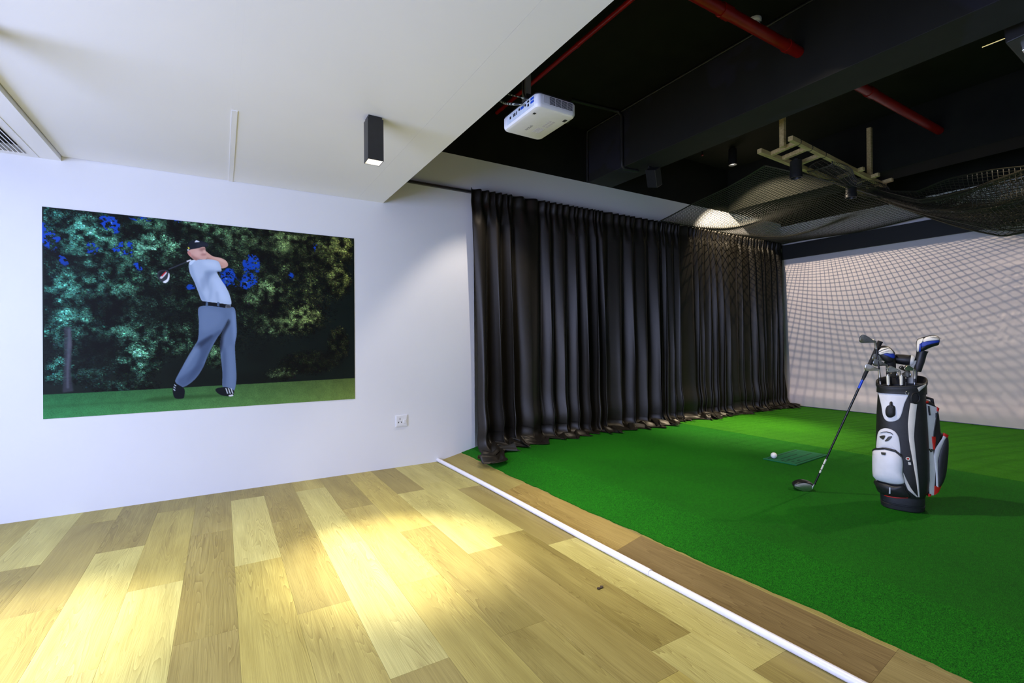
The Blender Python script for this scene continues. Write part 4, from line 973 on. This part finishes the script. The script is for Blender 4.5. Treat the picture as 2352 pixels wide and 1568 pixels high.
# ================================================================== CLUBS (each stands in the bag on its grip)
steel = mat('brushed_steel', (.55, .53, .46, 1), .28, 1, var=.12, nscale=60)
darksteel = mat('dark_steel', (.30, .30, .27, 1), .3, 1, var=.2, nscale=50)
shaft_s = mat('chrome_shaft', (.6, .6, .6, 1), .2, 1)
shaft_k = mat('black_graphite', (.012, .012, .012, 1), .3)
gripm = mat('rubber_grip', (.013, .013, .013, 1), .75, bump=.5, bscale=350)
shaft_b = mat('blue_shaft_paint', srgb(20, 70, 200), .3)
shaft_w = mat('white_shaft_paint', srgb(225, 222, 200), .35)
def W_(x, y, z): return Vector(tuple(BO+BX*x+BY*y+np.array([0, 0, z])))
def club_frame(butt, hosel):
    b, h = W_(*butt), W_(*hosel); d = (h-b).normalized(); return b, h, d
def club_thing(name, label, butt, hosel, cat='golf club', group='clubs standing in the golf bag'):
    b, h, d = club_frame(butt, hosel); e = empty(name, b, 0, label, cat, group); return e, Vector((0, 0, 0)), h-b, d
def blade(outline, along, across, thick, o, taper=.55):
    n = along.cross(across).normalized(); m = MB(); Rs = []
    c = (sum(p[0] for p in outline)/len(outline), sum(p[1] for p in outline)/len(outline))
    for s, k in ((.90, -1), (1, -.7), (1, .5), (.93, 1), (.80, 1), (.74, .45)):
        Rs.append([o+along*(c[0]+(a-c[0])*s)+across*(c[1]+(b-c[1])*s)+n*(k*thick/2*(1 if b < .012 else taper)) for a, b in outline])
    return m.rings(Rs)
IRON = [tuple(p) for p in csm([(0, -.006), (.018, -.010), (.045, -.014), (.070, -.018), (.082, -.012), (.086, .006), (.080, .026), (.066, .034), (.044, .026), (.020, .012), (.004, .006)], 3)]
def iron(label, butt, hosel, toe_uv, y, m, flip=1, sh=None):
    e, b, h, d = club_thing('golf_iron', label, butt, hosel)
    MB().tube([b, b+d*.26], [.013, .0105], 10).build('grip', gripm, e, smooth=60)
    MB().tube([b+d*.26, h-d*.045], [.0075, .0048], 8).build('shaft', sh or shaft_s, e, smooth=60)
    MB().tube([h-d*.075, h-d*.050], [.0068, .0072], 10).build('ferrule', shaft_k, e, smooth=60)
    tx, tz = bloc(*toe_uv, y); T = W_(tx, y, tz)-(Vector(tuple(e.location))+h); al = T.normalized(); L = T.length/.084
    vw = Vector(tuple(-BY)); ac = (vw.cross(al)).normalized()*flip
    ac = (ac*.97+vw*.2).normalized()
    hd = blade([(a*L, q*min(L, 1.15)) for a, q in IRON], al, ac, .016, h).build('head', m, e, smooth=35)
    MB().tube([h-d*.05, h, h+al*.012], [.0065, .0068, .006], 10).build('hosel', m, hd, smooth=60)
    return e
def hz(u, v, y): x, z = bloc(u, v, y); return (x, y, z)
fl = .118
iron('long iron head raised highest above the bag with its toe to the driver grip', (-.03, -.02, fl), hz(*c2(500, 310), -.06), c2(245, 285), -.10, darksteel, -1, shaft_k)
iron('silver iron head resting low outside the collar edge over the driver shaft', (-.05, -.04, fl), hz(*c2(560, 772), -.07), c2(328, 750), -.09, steel, -1)
iron('dark iron head lying just under the rounded driver cover', (-.05, .03, fl), hz(*c2(690, 600), -.02), c2(450, 590), -.05, darksteel, -1)
iron('dark iron head stacked above the low silver one', (-.02, .05, fl), hz(*c2(690, 690), -.03), c2(462, 672), -.06, darksteel, -1)
iron('broad silver wedge head in the middle of the bag mouth', (.02, -.03, fl), hz(*c2(900, 800), -.06), c2(705, 738), -.09, steel, 1)
iron('pale silver iron head behind the broad wedge', (.03, .04, fl), hz(*c2(1000, 790), .0), c2(900, 735), -.02, steel, -1)
iron('silver iron head next to the neck of the tall hybrid cover', (.06, .0, fl), hz(*c2(1150, 790), -.02), c2(1000, 715), -.05, steel, 1)
# loose steel hosels with pale ferrules standing in the front slots
for (x, y), lb in (((720, 905), 'short steel club neck standing at the front of the bag mouth under the dark irons'), ((940, 905), 'short steel club neck standing at the front of the bag mouth under the wedge')):
    top = hz(*c2(x-12, y-40), -.085); e, b, h, d = club_thing('golf_iron', lb, (top[0]*.6, -.06, fl), top)
    MB().tube([b, b+d*.26], [.013, .0105], 10).build('grip', gripm, e, smooth=60)
    MB().tube([b+d*.26, h-d*.06], [.0075, .0055], 8).build('shaft', shaft_s, e, smooth=60)
    MB().tube([h-d*.06, h-d*.005], [.0085, .0085], 12).build('ferrule', shaft_w, e, smooth=60)
    al = (Vector(tuple(BX))*.5+Vector(tuple(BY))*.85).normalized(); hd = blade(IRON, al, Vector((0, 0, 1)), .016, h).build('head', darksteel, e, smooth=35)
    MB().tube([h-d*.005, h+d*.004], [.007, .0065], 10).build('hosel', steel, hd, smooth=60)

# head covers on the woods
blue_f = mat('cover_blue', srgb(18, 52, 150), .5); cov_w = mat('cover_white', (.76, .74, .66, 1), .45); cov_k = mat('cover_black', (.012, .012, .013, 1), .45)
def cover(name, label, pts, y0, depth, butt, neck, patches, lettering=None):
    Q0 = [np.array(bloc(*p, y0)) for p in pts]; Q = csm(Q0, 3); c = sum(Q)/len(Q)
    mid = (c[0], y0+depth/2, c[1]); b = W_(*butt); e = empty(name, b, 0, label, 'golf club', 'clubs standing in the golf bag')
    loc = lambda x, y, z: W_(x, y, z)-b
    Rs = [[loc(*(c+(q-c)*s)[[0]], y, (c+(q-c)*s)[1]) for q in Q] for s, y in ((.25, y0-.004), (.6, y0), (.85, y0+depth*.10), (.97, y0+depth*.28), (1, y0+depth*.5), (.97, y0+depth*.72), (.8, y0+depth*.92), (.3, y0+depth))]
    hd = MB().rings(Rs).build('head_cover', cov_k, e, smooth=60)
    def yf(x, z):
        q = np.array((x, z))-c; 
        # relative radius to the outline in this direction
        an = math.atan2(q[1], q[0]); R = max((np.linalg.norm(p-c) for p in Q if abs((math.atan2(*(p-c)[::-1])-an+math.pi) % (2*math.pi)-math.pi) < .35), default=.03)
        s = min(1, np.linalg.norm(q)/R); return float(np.interp(s, [0, .25, .6, .85, .97, 1], [y0-.004, y0-.004, y0, y0+depth*.10, y0+depth*.28, y0+depth*.4]))
    for nm, pp, m in patches:
        PQ = csm([np.array(bloc(*p, y0)) for p in pp], 4); pc_ = sum(PQ)/len(PQ); R2 = []
        for s, o in ((1, .002), (1, -.0035), (.9, -.005), (.6, -.006), (.2, -.006)):
            R2.append([loc((pc_+(q-pc_)*s)[0], yf(*(pc_+(q-pc_)*s))+o, (pc_+(q-pc_)*s)[1]) for q in PQ])
        MB().rings(R2, False, True).build(nm, m, hd, smooth=60)
    if lettering:
        bd, p, sz, an = lettering; x, z = bloc(*p, y0)
        Mx = Matrix.Translation(loc(x, y0-.016, z)) @ Matrix(((BX[0], 0, -BY[0], 0), (BX[1], 0, -BY[1], 0), (0, 1, 0, 0), (0, 0, 0, 1))) @ Matrix.Rotation(an, 4, 'Z')
        text('lettering', bd, sz, gold, hd, Mx)
    NP = [W_(*p)-b for p in neck]
    MB().tube(NP, [.030]+[.026]*(len(NP)-2)+[.023], 14).build('cover_sock', cov_k, e, smooth=60)
    d = NP[-1]; MB().tube([d*.05, d*.28], [.013, .0105], 10).build('grip', gripm, e, smooth=60)
    MB().tube([d*.28, d], [.0075, .0052], 8).build('shaft', shaft_k, e, smooth=60)
C2 = lambda L: [c2(*p) for p in L]
cover('golf_wood', 'tall club under an angular white and blue hood standing highest in the bag', C2([(1176, 320), (1205, 272), (1300, 240), (1400, 212), (1500, 214), (1560, 250), (1562, 320), (1545, 372), (1480, 392), (1380, 430), (1300, 470), (1240, 496), (1190, 492), (1174, 420)]), .02, .085, (.05, .03, fl), [hz(*c2(1275, 460), .06), hz(*c2(1255, 530), .06), hz(*c2(1240, 590), .06), hz(*c2(1222, 650), .058), hz(*c2(1200, 710), .055), hz(*c2(1180, 800), .05)], [
    ('white_panel', C2([(1290, 318), (1302, 262), (1390, 226), (1490, 224), (1550, 255), (1546, 286), (1450, 298), (1360, 308)]), cov_w),
    ('white_panel', C2([(1182, 470), (1184, 320), (1215, 278), (1288, 258), (1270, 326), (1226, 350), (1214, 470)]), cov_w),
    ('blue_panel', C2([(1262, 332), (1400, 308), (1550, 296), (1545, 326), (1440, 350), (1330, 382), (1262, 408)]), blue_f),
    ('blue_panel', C2([(1226, 362), (1250, 350), (1248, 470), (1220, 474)]), blue_f)], ('TaylorMade', c2(1488, 250), .011, -.15))
cover('golf_wood', 'club under a rounded black hood with white stripes and a blue band', C2([(498, 460), (540, 405), (620, 380), (710, 395), (775, 440), (825, 505), (830, 590), (800, 650), (730, 680), (640, 640), (560, 580), (510, 520)]), -.05, .09, (.0, .05, fl), [hz(*c2(740, 640), -.005), hz(*c2(760, 720), .0), hz(*c2(760, 800), .01), hz(*c2(750, 860), .01)], [
    ('white_stripe', C2([(545, 478), (600, 425), (690, 412), (728, 420), (650, 440), (580, 470)]), cov_w),
    ('white_stripe', C2([(552, 500), (590, 476), (670, 446), (745, 432), (800, 500), (760, 512), (690, 500), (620, 520), (580, 528)]), cov_w),
    ('blue_band', C2([(640, 525), (690, 506), (760, 516), (806, 510), (826, 560), (800, 590), (720, 560)]), blue_f)], ('TaylorMade', c2(660, 482), .009, .3))
# barrel shaped dark cover lying across the bag mouth
e = empty('golf_wood', W_(.03, .06, fl), 0, 'club under a dark barrel hood with a cream end band, behind the irons', 'golf club', 'clubs standing in the golf bag'); b = W_(.03, .06, fl)
A = W_(*hz(*c2(815, 595), .05))-b; Bq = W_(*hz(*c2(1105, 625), .05))-b; dd = (Bq-A)
MB().tube([A, A+dd*.06, A+dd*.5, A+dd*.92, Bq], [.022, .030, .033, .034, .032], 18).build('head_cover', cov_k, e, smooth=50)
MB().tube([A+dd*.90, A+dd*1.02, A+dd*1.10], [.0355, .036, .030], 18).build('cream_band', cov_w, e, smooth=50)
N1 = W_(*hz(*c2(1110, 700), .05))-b
MB().tube([Bq, Bq*.5+N1*.5+Vector((0, 0, -.005)), N1, N1*.8], [.026, .022, .018, .016], 12).build('cover_sock', cov_w, e, smooth=60)
MB().tube([N1*.02, N1*.3], [.013, .0105], 10).build('grip', gripm, e, smooth=60); MB().tube([N1*.3, N1*.85], [.0075, .0055], 8).build('shaft', shaft_k, e, smooth=60)

# ================================================================== DRIVER leaning on the bag
hx_, hz_ = bloc(1866, 1112, .0)
heel = at_z(1868, 1118, ZT+.035)
butt = W_(*hz(2021, 786, -.005)); heel = Vector(tuple(heel))
drv = empty('golf_driver', (heel.x, heel.y, ZT), 0, 'silver faced driver standing on its head and leaning against the golf bag', 'golf club')
o = Vector((heel.x, heel.y, ZT)); H0 = heel-o; B0 = butt-o; d = B0-H0
def seg(a, b2, r0, r1, nm, m): MB().tube([H0+d*a, H0+d*b2], [r0, r1], 12).build(nm, m, drv, smooth=60)
seg(-.012, .02, .0068, .0066, 'hosel', M['chrome']); seg(.02, .105, .0064, .0062, 'ferrule', shaft_k)
seg(.105, .125, .0058, .0058, 'shaft_band', shaft_w); seg(.125, .13, .0055, .0055, 'shaft', shaft_k); seg(.13, .165, .0058, .0058, 'shaft_band', shaft_w); seg(.165, .17, .0056, .0056, 'shaft', shaft_k); seg(.17, .205, .0062, .0062, 'shaft_band', shaft_w)
seg(.205, .70, .0060, .0072, 'shaft', shaft_k); seg(.70, .755, .0076, .0080, 'shaft_band', shaft_b); seg(.755, .77, .0082, .0088, 'shaft', shaft_k)
seg(.77, 1.0, .0105, .0140, 'grip', gripm); seg(1.0, 1.008, .0155, .0150, 'grip_cap', gripm)
# head: deep rounded body, face towards the camera
toe = Vector(tuple(at_z(1826, 1112, ZT+.045)))-o; hc = (H0+toe)*.5
ax = (toe-H0); ax.z = 0; Lh = ax.length; ax.normalize(); vw = Vector((hc.x+o.x, hc.y+o.y, 0)).normalized(); by = (vw-ax*vw.dot(ax)).normalized()
Rs = []; NA = 28
for k, (dep, sc, lift) in enumerate(((0, .93, 0), (.004, 1.0, 0), (.03, 1.04, .002), (.06, .98, .003), (.085, .80, .002), (.102, .50, .0), (.108, .15, 0))):
    R = []
    for t in np.linspace(0, 2*math.pi, NA, endpoint=False):
        c, s = math.cos(t), math.sin(t)
        w = (Lh*.56)*c*sc; top_h = .036 if s > 0 else -.030
        zz = abs(s)**(.85)*top_h*(1-.22*max(0, c))*sc
        if s < 0: w *= (1-.18*abs(s)**2)
        R.append(Vector((hc.x, hc.y, .0315))+ax*w+by*dep+Vector((0, 0, zz*1.0+lift)))
    Rs.append(R)
MB().rings(Rs).build('head', shaft_k, drv, smooth=60)
fr = []
for s, dep in ((.96, .001), (.95, -.0015), (.6, -.0035), (.1, -.004)):
    fr.append([Vector((hc.x, hc.y, .0300))+(p-Vector((hc.x, hc.y, .0315)))*s-by*(p-Vector((hc.x, hc.y, .0315))).dot(by)*s+by*dep for p in [q-Vector((0, 0, .006 if q.z > .04 else 0)) for q in Rs[1]]])
MB().rings(fr, False, True).build('face', steel, drv, smooth=60)
